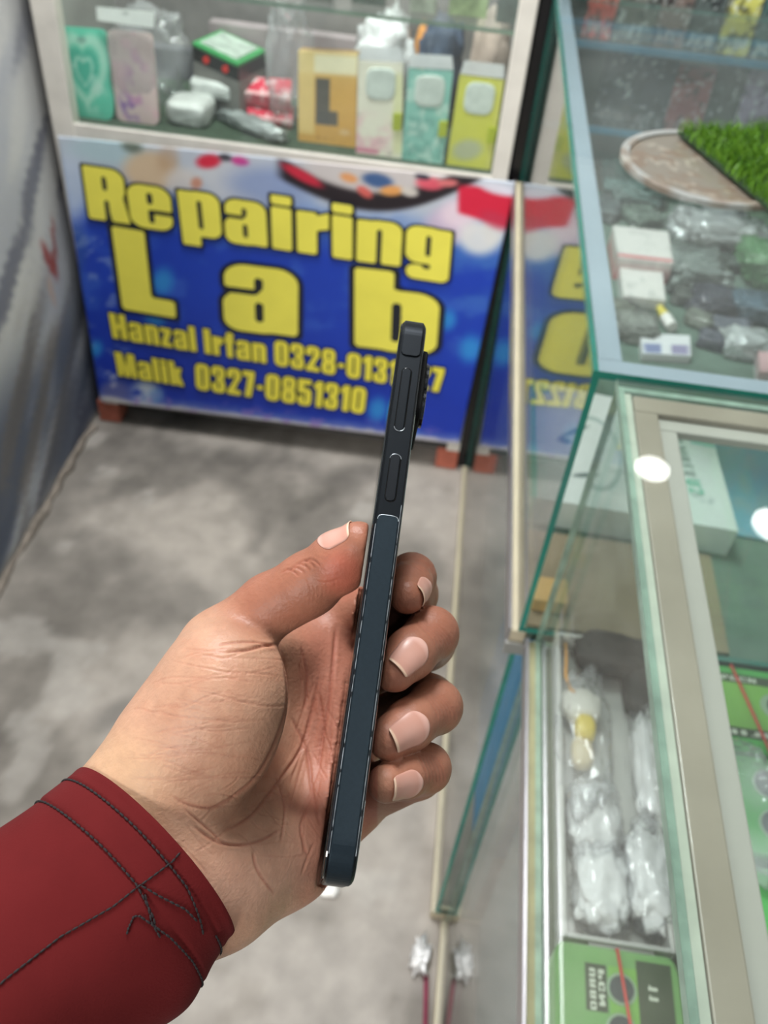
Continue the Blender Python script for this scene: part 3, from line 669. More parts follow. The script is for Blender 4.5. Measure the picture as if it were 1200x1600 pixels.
# worn bright flecks along both arrises of the frame
for sgn, seed in ((-1, 3), (1, 5)):
    q = MB(); random.seed(seed); pts = []; rad = []; a = 6; on_ = True
    while a < sL-3:
        l = random.uniform(3, 14) if on_ else random.uniform(.3, 1.5)
        r = random.uniform(.00007, .00013) if on_ else .00001
        for f_ in (.05, .5, .95): pts.append(PH(a+l*f_, .01, sgn*3.28)); rad.append(r)
        a += l; on_ = not on_
    q.tube(pts, rad, 4); q.build('worn_edge', M_edge, ph)
# camera island on the back, two lenses
cs0, cs1 = s_of(636), s_of(526)
isl = fin(extrude(rr_profile(cs1-cs0, 26, 4, 6, cs0, 4), [(3.9, 0), (5.3, .1), (5.7, .6)]), 'camera_island', mat('camera_island_black', rgb(7, 8, 9), .6, var=.05, spec=.15), ph)
for (c, nm) in ((cs1-8, 'camera_lens'), (cs0+9, 'camera_lens')):
    q = MB(); ring = []
    q.tube([PH(c, 14, 5.6), PH(c, 14, 6.7)], .0058, 28); o = q.build(nm, M_lens, isl)
    q = MB(); n = 28
    for k in range(n):
        th = 2*math.pi*k/n; c0, s0 = math.cos(th), math.sin(th)
        q.v += [tuple(PH(c+r*c0, 14+r*s0, z)) for r, z in ((5.8, 6.0), (6.5, 6.0), (6.5, 6.85), (5.8, 6.95))]
    for k in range(n):
        k2 = (k+1) % n
        for j in range(4): q.f.append((4*k+j, 4*k+(j+1) % 4, 4*k2+(j+1) % 4, 4*k2+j)); q.mi.append(0)
    fin(q, 'lens_ring', mat('dark_ring_metal', rgb(60, 62, 66), .25, metal=.9), o)
# clear screen protector whose corner sticks out at the bottom left
q = MB(); q.hexa([PH(a, w, t) for t in (-4.35, -4.18) for a, w in ((-.4, 1.2), (PL-1.5, 1.2), (PL-1.5, PW-1.5), (-.4, PW-1.5))]); fin(q, 'screen_protector', M_glass, ph)
# ------------------------------------------------------------------ hand: a signed-distance body in camera-frame millimetres, meshed by surface nets
J = lambda px, py, d, r: (K(px, py, d), r)
def cone(G, A, B):
    a, ra = A; b, rb = B; d = b-a; t = ((G-a.astype(np.float32)) @ d.astype(np.float32))/np.float32(d @ d); t = np.clip(t, 0, 1)
    c = G-a.astype(np.float32)-t[..., None]*d.astype(np.float32); return np.sqrt((c*c).sum(-1))-(ra+(rb-ra)*t)
def smin(a, b, k): h = np.clip(.5+.5*(b-a)/k, 0, 1); return b*(1-h)+a*h-k*h*(1-h)
def chain(G, pts, k=2.0):
    d = None
    for A, B in zip(pts[:-1], pts[1:]):
        c = cone(G, A, B); d = c if d is None else smin(d, c, k)
    return d
def ellipsoid(G, c, r, ax=None):
    p = G-c.astype(np.float32)
    if ax is not None: p = p @ ax.T.astype(np.float32)
    r = np.array(r, np.float32); k0 = np.sqrt(((p/r)**2).sum(-1)); k1 = np.sqrt(((p/r**2)**2).sum(-1)); return k0*(k0-1)/np.maximum(k1, 1e-6)
JP = lambda px, py, d, rp: (K(px, py, d), rp*d/FPX)     # radius given as seen in the photograph
FING = {   # mcp, pip, dip, pad, tip
 'index':  [J(508, 985, 330, 10.5), JP(640, 928, 309, 43), JP(643, 902, 280, 36), JP(641, 915, 270, 34), JP(636, 931, 262, 29)],
 'middle': [J(532, 1075, 335, 10.5), JP(664, 1000, 305, 47), JP(674, 990, 268, 40), JP(641, 1022, 257, 39), JP(616, 1048, 250, 34)],
 'ring':   [J(535, 1165, 325, 10.2), JP(668, 1100, 296, 46), JP(680, 1104, 262, 40), JP(639, 1133, 250, 39), JP(607, 1154, 244, 34)],
 'little': [J(552, 1250, 303, 9.5), JP(652, 1208, 280, 39), JP(666, 1200, 256, 36), JP(632, 1213, 246, 34), JP(604, 1224, 240, 31)],
}
THUMB = [J(258, 1215, 256, 17.5), J(352, 1020, 270, 13.6), J(425, 950, 266, 10.4), J(483, 912, 261, 9.3), J(528, 878, 257, 8.2), J(560, 851, 254, 6.8)]
WR = K(241, 1334, 252)
cdir = K(350, 1455, 252)-K(130, 1205, 252); cdir /= np.linalg.norm(cdir)      # across the wrist
fdir = K(0, 1545, 226)-WR; fdir /= np.linalg.norm(fdir)
def wpt(s, off, r): return (WR+fdir*s+cdir*off, r)
def hand_sdf(G):
    # forearm and wrist: two overlapping bones
    d = smin(cone(G, wpt(70, -13, 18), wpt(-2, -12.5, 17)), cone(G, wpt(70, 13, 18), wpt(-2, 12.0, 17)), 14)
    d = smin(d, cone(G, wpt(70, 0, 20), wpt(-4, 0, 18.5)), 12)
    # metacarpal fan
    wr = [wpt(-2, o, 15.5) for o in (-13, -4, 5, 13)]
    for w0, f, rm in zip(wr, ('index', 'middle', 'ring', 'little'), (10, 10, 10, 10)):
        m = FING[f][0]; d = smin(d, cone(G, w0, (m[0], rm)), 11)
    # palm heel on the little-finger side
    d = smin(d, cone(G, J(345, 1385, 262, 17), J(440, 1325, 283, 16)), 12)
    d = smin(d, cone(G, J(440, 1325, 283, 16), J(510, 1275, 300, 12)), 10)
    # padding under the finger roots
    d = smin(d, cone(G, J(512, 1000, 320, 9), J(540, 1235, 300, 9)), 8)
    # thumb ball
    th = smin(cone(G, THUMB[0], THUMB[1]), cone(G, J(285, 1180, 256, 20), J(352, 1085, 257, 19)), 9)
    th = smin(th, ellipsoid(G, K(352, 1105, 256), (17, 24, 19)), 7)
    d = smin(d, th, 7)
    d = smin(d, cone(G, J(370, 1035, 285, 9), J(485, 1000, 322, 8)), 7)      # web between thumb and index
    t = chain(G, THUMB[1:], 2.5)
    t = smin(t, ellipsoid(G, K(531, 880, 256), (8, 8.4, 7.6)), 3)
    d = smin(d, t, 3.5)
    d = -smin(-d, ellipsoid(G, K(476, 1105, 278), (11.5, 32, 24)), 6)      # hollow of the palm
    out = d
    for f in FING:
        c = chain(G, FING[f], 2.2)
        c = smin(c, (cone(G, (FING[f][2][0], FING[f][2][1]+.25), (FING[f][2][0]+.1, FING[f][2][1]+.25))), 1.5)
        out = np.minimum(out, smin(d, c, 5))
    # the phone's body presses its own shape into the flesh
    q = G-Bp.astype(np.float32); la, lw, lt = (q @ v.astype(np.float32) for v in (pa, w_, pt))
    bx_ = np.maximum(np.maximum(np.abs(la-PL/2)-PL/2, np.abs(lw-PW/2)-PW/2), np.maximum(-4.5-lt, lt-4.1))
    return np.maximum(out, -(bx_-.5))
def surface_nets(lo, hi, h, f):
    xs, ys, zs = [np.arange(lo[i], hi[i]+h, h, dtype=np.float32) for i in range(3)]
    D = np.empty((len(xs), len(ys), len(zs)), np.float32)
    for i0 in range(0, len(xs), 12):
        G = np.stack(np.meshgrid(xs[i0:i0+12], ys, zs, indexing='ij'), -1); D[i0:i0+12] = f(G)
    I = D < 0; n = [s-1 for s in D.shape]
    acc = np.zeros((*n, 3), np.float32); cnt = np.zeros(n, np.float32)
    import itertools
    for ax in range(3):
        o1, o2 = [k for k in range(3) if k != ax]
        for b1, b2 in itertools.product((0, 1), (0, 1)):
            s0 = [slice(0, -1)]*3; s1 = [slice(0, -1)]*3
            for o, b in ((o1, b1), (o2, b2)): s0[o] = s1[o] = slice(b, b+n[o])
            s0[ax] = slice(0, n[ax]); s1[ax] = slice(1, n[ax]+1)
            d0, d1 = D[tuple(s0)], D[tuple(s1)]; m = (d0 < 0) != (d1 < 0)
            t = np.where(m, d0/np.where(m, d0-d1, 1), 0)
            off = [0, 0, 0]; off[o1] = b1; off[o2] = b2
            for k in range(3): acc[..., k] += m*(t if k == ax else off[k])
            cnt += m
    act = cnt > 0; idx = np.full(n, -1, np.int64); ids = np.argwhere(act); idx[act] = np.arange(len(ids))
    V = acc[act]/cnt[act][:, None]; V = (ids+V)*h+np.array([xs[0], ys[0], zs[0]])
    F = []
    for ax in range(3):
        o1, o2 = [(1, 2), (2, 0), (0, 1)][ax]
        s0 = [slice(1, -1)]*3; s1 = [slice(1, -1)]*3; s0[ax] = slice(0, -1); s1[ax] = slice(1, None)
        a, b = I[tuple(s0)], I[tuple(s1)]; e = np.argwhere(a != b)
        for sgn in (True, False):
            ee = e[(a[tuple(e.T)] == sgn)]
            base = ee.copy()
            for k in range(3):
                if k != ax: base[:, k] += 1
            def cell(d1, d2):
                c = base.copy(); c[:, o1] -= d1; c[:, o2] -= d2; return idx[tuple(c.T)]
            q = np.stack([cell(0, 0), cell(1, 0), cell(1, 1), cell(0, 1)], 1)
            F.append(q if sgn else q[:, ::-1])
    return V, np.concatenate(F)
HV, HF = surface_nets((-118, 0, 205), (36, 172, 352), HRES, hand_sdf)
HF = HF[(HF >= 0).all(1)]
def refine(V, F):
    """one linear split of every quad (so that creases can be pressed in finely)"""
    E = np.concatenate([np.stack([F[:, i], F[:, (i+1) % 4]], 1) for i in range(4)]); Es = np.sort(E, 1)
    u, inv = np.unique(Es, axis=0, return_inverse=True); inv = inv.ravel(); nF = len(F); nV = len(V)
    Em = (V[u[:, 0]]+V[u[:, 1]])/2; Fm = V[F].mean(1)
    V2 = np.concatenate([V, Em, Fm]); e = [inv[i*nF:(i+1)*nF]+nV for i in range(4)]; c = np.arange(nF)+nV+len(u)
    return V2, np.concatenate([np.stack([F[:, i], e[i], c, e[(i-1) % 4]], 1) for i in range(4)])
def normals(V, F):
    n = np.cross(V[F[:, 2]]-V[F[:, 0]], V[F[:, 3]]-V[F[:, 1]]); N = np.zeros_like(V)
    for k in range(4): np.add.at(N, F[:, k], n)
    return N/np.maximum(np.linalg.norm(N, axis=1, keepdims=True), 1e-9)
def relax(V, F, it, lam=.5):
    E = np.concatenate([np.stack([F[:, i], F[:, (i+1) % 4]], 1) for i in range(4)]); E = np.unique(np.sort(E, 1), axis=0)
    for _ in range(it):
        S_ = np.zeros_like(V); C_ = np.zeros(len(V))
        np.add.at(S_, E[:, 0], V[E[:, 1]]); np.add.at(S_, E[:, 1], V[E[:, 0]]); np.add.at(C_, E[:, 0], 1); np.add.at(C_, E[:, 1], 1)
        V = V*(1-lam)+S_/C_[:, None]*lam
    return V
HV = relax(HV, HF, 2); HV, HF = refine(HV, HF); HV = relax(HV, HF, 2)
HN = normals(HV, HF)
hx, hy = HV[:, 0]/HV[:, 2]*FPX+600, HV[:, 1]/HV[:, 2]*FPX+800; hz = HV[:, 2]
vw = HV/np.linalg.norm(HV, axis=1, keepdims=True); facing = -(HN*vw).sum(1)
disp = np.zeros(len(HV)); flush = np.zeros(len(HV))
def seg_dist(P):
    P = np.array(P, float)
    # smooth the polyline
    Q = [P[0]]
    for i in range(len(P)-1):
        p0 = P[max(i-1, 0)]; p1, p2 = P[i], P[i+1]; p3 = P[min(i+2, len(P)-1)]
        for t in (.25, .5, .75, 1): Q.append(.5*((2*p1)+(-p0+p2)*t+(2*p0-5*p1+4*p2-p3)*t*t+(-p0+3*p1-3*p2+p3)*t**3))
    Q = np.array(Q); lo, hi = Q.min(0)-14, Q.max(0)+14
    sel = np.where((hx > lo[0]) & (hx < hi[0]) & (hy > lo[1]) & (hy < hi[1]) & (facing > -.05))[0]
    best = np.full(len(sel), 1e9); tt = np.zeros(len(sel)); X, Y = hx[sel], hy[sel]
    for i in range(len(Q)-1):
        a, b = Q[i], Q[i+1]; e = b-a; t = np.clip(((X-a[0])*e[0]+(Y-a[1])*e[1])/(e@e+1e-9), 0, 1)
        d = np.hypot(X-a[0]-t*e[0], Y-a[1]-t*e[1]); m = d < best; best[m] = d[m]; tt[m] = (i+t[m])/(len(Q)-1)
    return sel, best, tt
def crease(P, depth, width, zr=None, bulge=.3, red=.6):
    sel, d, t = seg_dist(P)
    if zr is not None: k = (hz[sel] > zr[0]) & (hz[sel] < zr[1]); sel, d, t = sel[k], d[k], t[k]
    fade = np.clip(np.minimum(t, 1-t)*6, 0, 1)**.7
    g = np.exp(-(d/width)**2); g2 = np.exp(-((d-2.2*width)/(1.4*width))**2)
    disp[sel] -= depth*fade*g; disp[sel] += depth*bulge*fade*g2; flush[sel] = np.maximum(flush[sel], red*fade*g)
# main palm lines
crease([(437, 1006), (446, 1045), (449, 1100), (430, 1160), (402, 1212), (365, 1245), (330, 1262), (292, 1256), (262, 1240)], .38, 2.6, bulge=.15)
crease([(500, 1050), (488, 1110), (470, 1170), (440, 1215), (392, 1275), (345, 1300)], .5, 2.4)
crease([(300, 1290), (345, 1318), (400, 1316), (440, 1295)], .4, 2.2)
crease([(286, 1262), (330, 1300), (352, 1318), (390, 1322)], .35, 1.8)
crease([(455, 1120), (480, 1175), (487, 1230), (500, 1290)], .45, 2.2)
crease([(498, 1080), (505, 1140), (497, 1205)], .45, 2.2)
crease([(470, 1010), (480, 1060), (476, 1110)], .4, 2.2)
crease([(525, 975), (520, 1040), (512, 1110), (500, 1170)], .5, 2.5)
crease([(490, 1240), (470, 1290), (480, 1340)], .3, 2)
crease([(395, 1330), (402, 1360), (428, 1398)], .3, 2)
crease([(430, 1215), (445, 1260), (438, 1320)], .3, 1.8)
# wrinkles at the root of the thumb
crease([(436, 1006), (410, 1010), (385, 1016), (352, 1018)], .5, 2.2)
crease([(432, 1012), (400, 1004), (366, 1004), (340, 1008)], .3, 1.6)
random.seed(11)
for k in range(34):
    y0 = 1010+k*6.2; x0 = 255-(y0-1010)*.32+random.uniform(-20, 80); ln = random.uniform(60, 190)
    P = [(x0+ln*s, y0+9*math.sin(s*3+k)+random.uniform(-3, 3)+s*10*math.sin(k*1.7)) for s in (0, .25, .5, .75, 1)]
    crease(P, random.uniform(.07, .16), random.uniform(1.0, 1.5), (200, 275), red=.25)
for k in range(26):
    x0 = 250+k*7+random.uniform(-14, 14); y0 = 1235+random.uniform(0, 110); a = random.uniform(-1.1, 1.1); ln = random.uniform(30, 90)
    P = [(x0+ln*s*math.cos(a), y0+ln*s*math.sin(a)+4*math.sin(s*4+k)) for s in (0, .33, .66, 1)]
    crease(P, random.uniform(.06, .16), random.uniform(1.0, 1.5), red=.2)
for k in range(22):
    x0 = 455+random.uniform(0, 75); y0 = 1020+k*14; a = 1.45+random.uniform(-.5, .5); ln = random.uniform(40, 110)
    P = [(x0+ln*s*math.cos(a), y0+ln*s*math.sin(a)+3*math.sin(s*4+k)) for s in (0, .33, .66, 1)]
    crease(P, random.uniform(.1, .25), random.uniform(1.2, 1.8), red=.3)
# joint wrinkles: thumb
for k, (cx, cy) in enumerate(((470, 884), (478, 879), (486, 877), (463, 890), (452, 893))):
    crease([(cx-13, cy+3), (cx-3, cy-3), (cx+8, cy+1), (cx+14, cy+8)], .28, 1.5, red=.5)
for k in range(8): crease([(478+k*5, 900+k*2), (486+k*6, 925-k*3), (482+k*7, 950-k*5)], .12, 1.3, red=.2)
# joint wrinkles of the fingers (bends near the right edge)
for (cx, cy, a) in ((676, 990, .9), (684, 1104, 1.05), (670, 1200, 1.25), (655, 885, .5)):
    for k in range(-2, 4):
        ox = cx+k*5.5; c, s = math.cos(a), math.sin(a)
        crease([(ox-24*c, cy-24*s), (ox+3-8*c, cy-8*s), (ox+4+8*c, cy+8*s), (ox+24*c, cy+24*s)], .16, 1.5, red=.3)
HV = HV+HN*disp[:, None]
# skin tone: redder finger ends and thumb, paler palm heel, browner backs of the fingers
n1 = fbm(hx/34, hy/34, 41, 4); n2 = fbm(hx/9, hy/9, 51, 3)
c = np.tile(np.array([190., 146, 120])/255, (len(HV), 1))
c = over(c, (180, 130, 104), sm(.4, .7, n1)*.5)
c = over(c, (150, 94, 73), .85*sm(340, 450, hx+.5*(1040-hy))*sm(1030, 960, hy))                 # thumb
c = over(c, (146, 94, 73), .85*sm(585, 640, hx)); c = over(c, (182, 118, 94), .7*ell(hx, hy, 610, 1085, 26, 150, 0, .6)*sm(270, 250, hz))
c = over(c, (180, 112, 92), .75*sm(440, 500, hx)*(hx < 590)*sm(950, 1010, hy))
c = over(c, (186, 92, 72), .55*ell(hx, hy, 535, 895, 30, 34, 0, .6))
c = over(c, (200, 164, 128), .6*ell(hx, hy, 190, 1210, 80, 60, .8, .7))
c = over(c, (206, 160, 138), .55*ell(hx, hy, 400, 1370, 110, 70, -.4, .7))
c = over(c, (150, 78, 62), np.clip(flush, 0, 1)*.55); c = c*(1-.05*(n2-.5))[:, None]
me = bpy.data.meshes.new('person'); HW = toW(HV)
org = toW(WR)
me.vertices.add(len(HW)); me.vertices.foreach_set('co', (HW-org).astype(np.float32).ravel())
me.loops.add(len(HF)*4); me.loops.foreach_set('vertex_index', HF.astype(np.int32).ravel())
me.polygons.add(len(HF)); me.polygons.foreach_set('loop_start', np.arange(0, len(HF)*4, 4, dtype=np.int32)); me.polygons.foreach_set('loop_total', np.full(len(HF), 4, np.int32))
me.update(calc_edges=True); me.validate()
setcol(me, lin(np.clip(c, 0, 1)))
M_skin = mat('skin', attr='paint', rough=.46, var=.07, scale=260, bump=.16, bscale=900, spec=.35, sss=.12)
person = link('person', me, M_skin, smooth=True); person.location = org
tag(person, "person's left hand and wrist in a dark red sleeve, fingers curled round a dark phone", 'person')
def child(o): o.matrix_parent_inverse = Matrix.Translation(-Vector(org)); return o
# fingernails, laid on the finished surface
M_nail = mat('fingernail', attr='paint', rough=.36, var=.03, scale=200, spec=.4, coat=.1)
def nail(A, B, side, u0, u1, half, name='fingernail', sgn=1, tipext=.8, lift=.08):
    """A->B: axis (root to tip), side: rough outward direction, u0..u1 along the axis in mm from B"""
    A, B = A.copy(), B.copy(); ax = (B-A)/np.linalg.norm(B-A); n = side-(side@ax)*ax; n /= np.linalg.norm(n); bn = np.cross(ax, n)
    nu_, nv_ = 17, 21; P = []
    for j in range(nv_):
        u = -1+2*j/(nv_-1); along = u0+(u1-u0)*(u+1)/2
        wd = (1-max(0, -u)**3.2*.62)*(1-max(0, u-.55)**2*.9)
        for i in range(nu_):
            v = -1+2*i/(nu_-1); th = v*half*wd
            al = along-.9*(v*v)*(1 if u > .3 else (-.8 if u < -.4 else 0))*(abs(u)-.3)
            dr = n*math.cos(th)+bn*math.sin(th); c0 = B+ax*min(al, 1.5)
            lo_, hi_ = 0., 16.
            rr = np.linspace(3, 15, 60, dtype=np.float32); pts = (c0[None]+dr[None]*rr[:, None]).astype(np.float32); dd = hand_sdf(pts)
            k = np.argmax(dd > 0); r = rr[k]-(dd[k]/(dd[k]-dd[k-1]) if k else 0)*(rr[1]-rr[0])
            P.append(c0+dr*(r+lift-.14*abs(v)**3)+ax*(al-min(al, 1.5)))
    P = np.array(P); uu = np.repeat(np.linspace(-1, 1, nv_), nu_); vv = np.tile(np.linspace(-1, 1, nu_), nv_)
    c = np.tile(np.array([192., 142, 126])/255, (len(P), 1)); c = over(c, (204, 160, 146), .5*ell(uu, vv, 0, 0, .5, .5, 0, .8)); c = over(c, (226, 196, 168), .8*sm(.84, .9, uu)); c = over(c, (216, 176, 164), .6*sm(-.6, -.8, uu))
    me = mesh(name, toW(P), grid_faces(nu_, nv_)); setcol(me, lin(c))
    o = child(link(name, me, M_nail, person, smooth=True)); md = o.modifiers.new('thick', 'SOLIDIFY'); md.thickness = .0003; md.offset = 0
    return o
cn = lambda f: (FING[f][2][0], FING[f][4][0])
A, B = cn('middle'); nail(A, B, np.array([-.05, -.12, -1.]), -8.5, 4.2, .72)
A, B = cn('ring'); nail(A, B, np.array([-.05, -.02, -1.]), -8.3, 4.2, .72)
A, B = cn('little'); nail(A, B, np.array([-.05, .02, -1.]), -7.2, 3.6, .72)
A, B = cn('index'); nail(A, B, np.array([1.0, -.1, -.62]), -5.5, 3.5, .72)
nail(THUMB[3][0], THUMB[5][0], np.array([-.74, -.62, -.22]), -7.8, 2.6, .8)

# ------------------------------------------------------------------ sleeve
M_red = mat('dark_red_cloth', rgb(95, 27, 28), .85, var=.10, scale=60, bump=.12, bscale=1600, spec=.08, sheen=.02)
M_thread = mat('black_thread', rgb(30, 22, 24), .8, var=.1)
cc = [K(241, 1334, 250), K(170, 1399, 244), K(95, 1468, 238), K(0, 1552, 230), K(-120, 1660, 221), K(-330, 1850, 208)]
hw_ = [31.5, 32.5, 33, 33.8, 36.5, 42]; th_ = [24.5, 26, 28, 31, 34, 38]
def sl(s):                                    # s in mm from the cuff edge
    L = [0]
    for a, b in zip(cc[:-1], cc[1:]): L.append(L[-1]+np.linalg.norm(b-a))
    f = lambda arr: np.array([np.interp(s, L, [p[k] for p in arr]) for k in range(3)])
    return f(cc), np.interp(s, L, hw_), np.interp(s, L, th_)
nrm = np.cross(cdir, fdir); nrm /= np.linalg.norm(nrm)
if nrm[2] > 0: nrm = -nrm                     # towards the viewer
LS = sum(np.linalg.norm(b-a) for a, b in zip(cc[:-1], cc[1:]))
def SP(s, th, out=0.):
    """surface point: th=0 faces the viewer, +90 deg is the palm-heel side"""
    c0, a, b = sl(s); cu = math.cos(th); su = math.sin(th)
    a2 = a+.9*math.sin(th*5+s*.08)*sm(6, 26, s)+1.5*math.sin(th*2.0+1.2+s*.05)*sm(14, 60, s)*.9
    fold = 1.6*sm(14, 40, s)*math.sin(s*.19+th*2)*max(0, math.cos(th-1.1))+1.1*sm(12, 40, s)*math.sin(s*.11-th*2+2)
    hem = .45*(1-sm(12.6, 13.6, s)) + .25*math.exp(-((s-.8)/1.2)**2) - .35*math.exp(-((s-12.9)/.7)**2) - .3*math.exp(-((s-4.8)/.6)**2)
    bulge = 3.6*math.exp(-((s-19)/9)**2)*max(0, math.cos(th-1.5))**2
    r1, r2 = a2+hem+fold*.6+out+bulge, b+hem+fold+out
    bow = -2.2*math.cos(th)*(1-sm(0, 40, s))
    return c0+cdir*su*r1+nrm*cu*r2+fdir*(bow+1.5*su*0)
ns, nt_ = 240, 200; P = []
for i in range(ns):
    s = LS*(i/(ns-1))**1.1
    for j in range(nt_): P.append(SP(s, 2*math.pi*j/nt_))
fs = [(i*nt_+j, i*nt_+(j+1) % nt_, (i+1)*nt_+(j+1) % nt_, (i+1)*nt_+j) for i in range(ns-1) for j in range(nt_)]
me = mesh('jacket_sleeve', toW(np.array(P)), fs); slv = child(link('jacket_sleeve', me, M_red, person, smooth=True))
bm = bmesh.new(); bm.from_mesh(me); bmesh.ops.recalc_face_normals(bm, faces=bm.faces); bm.to_mesh(me); bm.free()
md = slv.modifiers.new('thick', 'SOLIDIFY'); md.thickness = .0014; md.offset = -1
def stitch(path, step=1.7, r=.3, nm='stitching'):
    """path: list of (s, theta)"""
    pts = []; 
    for (s0, t0), (s1, t1) in zip(path[:-1], path[1:]):
        n = max(2, int(np.linalg.norm(SP(s1, t1)-SP(s0, t0))/.4)); pts += [(s0+(s1-s0)*k/n, t0+(t1-t0)*k/n) for k in range(n)]
    Q = np.array([SP(s, t, .32) for s, t in pts]); L = np.concatenate([[0], np.cumsum(np.linalg.norm(np.diff(Q, axis=0), axis=1))])
    mb = MB(); x = 0
    while x+step < L[-1]:
        q = [[np.interp(x+step*.92*f, L, Q[:, k]) for k in range(3)] for f in (0, .3, .7, 1)]
        mb.tube(toW(np.array(q)), [r*.0005, r*.001, r*.001, r*.0005], 5); x += step
    o = mb.build(nm, M_thread, slv, smooth=True); o.matrix_parent_inverse = Matrix(); return o
hp = math.pi/2
q = MB(); q.tube(toW(np.array([SP(52, -.62, .5), SP(53, -.60, .6), SP(54.2, -.595, .5)])), .00018, 5); q.build('lint_thread', mat('pale_lint', rgb(226, 190, 170), .8), slv).matrix_parent_inverse = Matrix()
stitch([(5.2, -1.7), (4.9, -1), (4.7, -.3), (5.0, .3), (7.2, .62), (8.4, .75)]); stitch([(5.6, .88), (5.2, 1.2), (5.4, 1.7)])
stitch([(14.0, -1.7), (13.4, -1), (13.0, -.4), (13.2, 0), (15.0, .28), (17.0, .42)]); stitch([(17.0, .2), (14.8, .5), (13.6, .85), (13.6, 1.2), (13.8, 1.7)])
stitch([(1.2, .05), (4, .06), (9, .04), (13.2, .02), (20, -.0), (32, -.1), (46, -.14), (62, -.12), (80, -.1)], r=.3)
stitch([(12.6, .03), (11.2, .18), (8.4, .42), (7.6, .62)]); stitch([(13.2, .1), (16, .3), (16.6, .46)])
stitch([(16.8, .2), (18.0, .16), (20.5, .2), (22, .24)], .9, .3)
# ------------------------------------------------------------------ goods in the display cabinet (they stand on its felt floor, z=.662)
ZF = .6625
def stand(c, lean=.02, zf=ZF):
    """front-face corners of something standing on the cabinet floor: pixels TL,TR,BR,BL"""
    BR, BL = on(*c[2], 2, zf), on(*c[3], 2, zf); y = (BR[1]+BL[1])/2
    BR, BL = on(*c[2], 1, y), on(*c[3], 1, y); BR[2] = BL[2] = zf
    return on(*c[0], 1, y+lean), on(*c[1], 1, y+lean), BR, BL
def flat_on(c, z): return [on(px, py, 2, z) for px, py in c]
def hexbox(name, base, h, m, parent=None, **kw):
    q = MB(); b = [np.array(p, float) for p in base]; q.hexa(b+[p+np.array([0, 0, h]) for p in b]); o = q.build(name, m, parent, bevel=.001, **kw)
    bm = bmesh.new(); bm.from_mesh(o.data); bmesh.ops.recalc_face_normals(bm, faces=bm.faces); bm.to_mesh(o.data); bm.free(); return o
def wavy(V): return rrect_w(.10, .13)(V)*(1+.035*np.cos(V*math.pi*2*2.5+.6))
def heart(u, v, s=1.0):
    x = (u-.5)*2.6/s; y = (.53-v)*3.4/s; return x*x+(y-.62*np.sqrt(np.abs(x)))**2
def p_teal(u, v):
    c = solid((92, 196, 168))(u, v); n = fbm(u*6, v*9, 4, 3)
    h = heart(u, v); c = over(c, (186, 228, 210), .8*sm(2.0, 1.2, h)*sm(.55, 1.0, h)); c = over(c, (70, 176, 154), .8*sm(.62, .5, h)); c = over(c, (176, 226, 208), .8*(sm(.3, .24, h)*sm(.12, .18, h)))
    c = over(c, (206, 232, 220), .5*sm(.55, .7, n)*rect(u, v, .1, .3, .9, .95, .1)); return over(c, (120, 160, 148), .9*ell(u, v, .5, .13, .1, .035, 0, .3))
t = stand([(88, 40), (164, 46), (178, 188), (102, 181)], .03)
o = slab('phone_case', *t, .009, p_teal, M_gloss, nu=30, nv=50, outline=wavy, side=(.35, .72, .62), puff=.003)
tag(o, 'mint green phone case with a raised heart, furthest left in the white cabinet', 'phone case')
def p_pink(u, v):
    c = solid((214, 188, 186))(u, v); n = fbm(u*5, v*8, 14, 4)
    c = over(c, (176, 120, 168), .8*ell(u, v, .55, .55, .24, .34, .3, .6)*sm(.38, .6, n)); c = over(c, (110, 76, 160), .9*ell(u, v, .32, .84, .2, .12, .4, .6)*sm(.35, .55, n)); c = over(c, (226, 170, 186), .5*sm(.5, .7, n))
    for k in range(4): c = over(c, (150, 128, 136), .6*ell(u, v, .13, .08+.055*k, .03, .014, 0, .4))
    return c
bagt = thing('phone_case', stand([(166, 46), (236, 52), (248, 196), (184, 189)])[3], 'pale pink phone case with purple flowers in a clear bag with white header', 'phone case')
t = stand([(166, 46), (236, 52), (248, 196), (184, 189)], .03)
slab('case_shell', *t, .009, p_pink, M_gloss, bagt, nu=30, nv=50, outline=rrect_w(.08, .12), side=(.8, .7, .68), puff=.002)
t2 = [on(150, 10, 1, 1.558), on(242, 18, 1, 1.558), on(240, 44, 1, 1.552), on(152, 32, 1, 1.552)]
slab('header_card', *t2, .001, lambda u, v: over(solid((222, 222, 220))(u, v), (150, 150, 150), .7*ell(u, v, .5, .3, .05, .12)), M_gloss, bagt, nu=20, nv=10)
lump('clear_bag', (t[0]+t[2])/2+np.array([0, .004, .004]), (.043, .011, .084), .10, 2.5, M_bag, bagt, sub=4, seed=5)
# black box with a green lid edge and two red dots, lying on other stock at the back
yb = 1.70
bt = thing('phone_box', on(340, 100, 1, yb), 'black box with green lid edge and two red dots behind the white parcel', 'box')
f = [on(300, 72, 1, yb-.05), on(372, 106, 1, yb-.085), on(376, 118, 1, yb-.085), on(306, 96, 1, yb-.05)]
A_, B_, C_, D_ = on(300, 66, 1, yb-.05), on(372, 100, 1, yb-.085), on(415, 78, 1, yb+.04), on(345, 46, 1, yb+.06)
q = MB(); dz = np.array([0, 0, .030]); q.hexa([A_-dz, B_-dz, C_-dz, D_-dz, A_-dz*.2, B_-dz*.2, C_-dz*.2, D_-dz*.2]); q.build('box_body', mat('black_card', rgb(34, 36, 36), .4), bt, bevel=.001)
q = MB(); q.hexa([A_-dz*.2, B_-dz*.2, C_-dz*.2, D_-dz*.2, A_, B_, C_, D_]); q.build('lid', mat('green_lid', rgb(56, 150, 84), .35), bt, bevel=.001)
ctr = (A_+B_+C_+D_)/4; q = MB(); k = .80
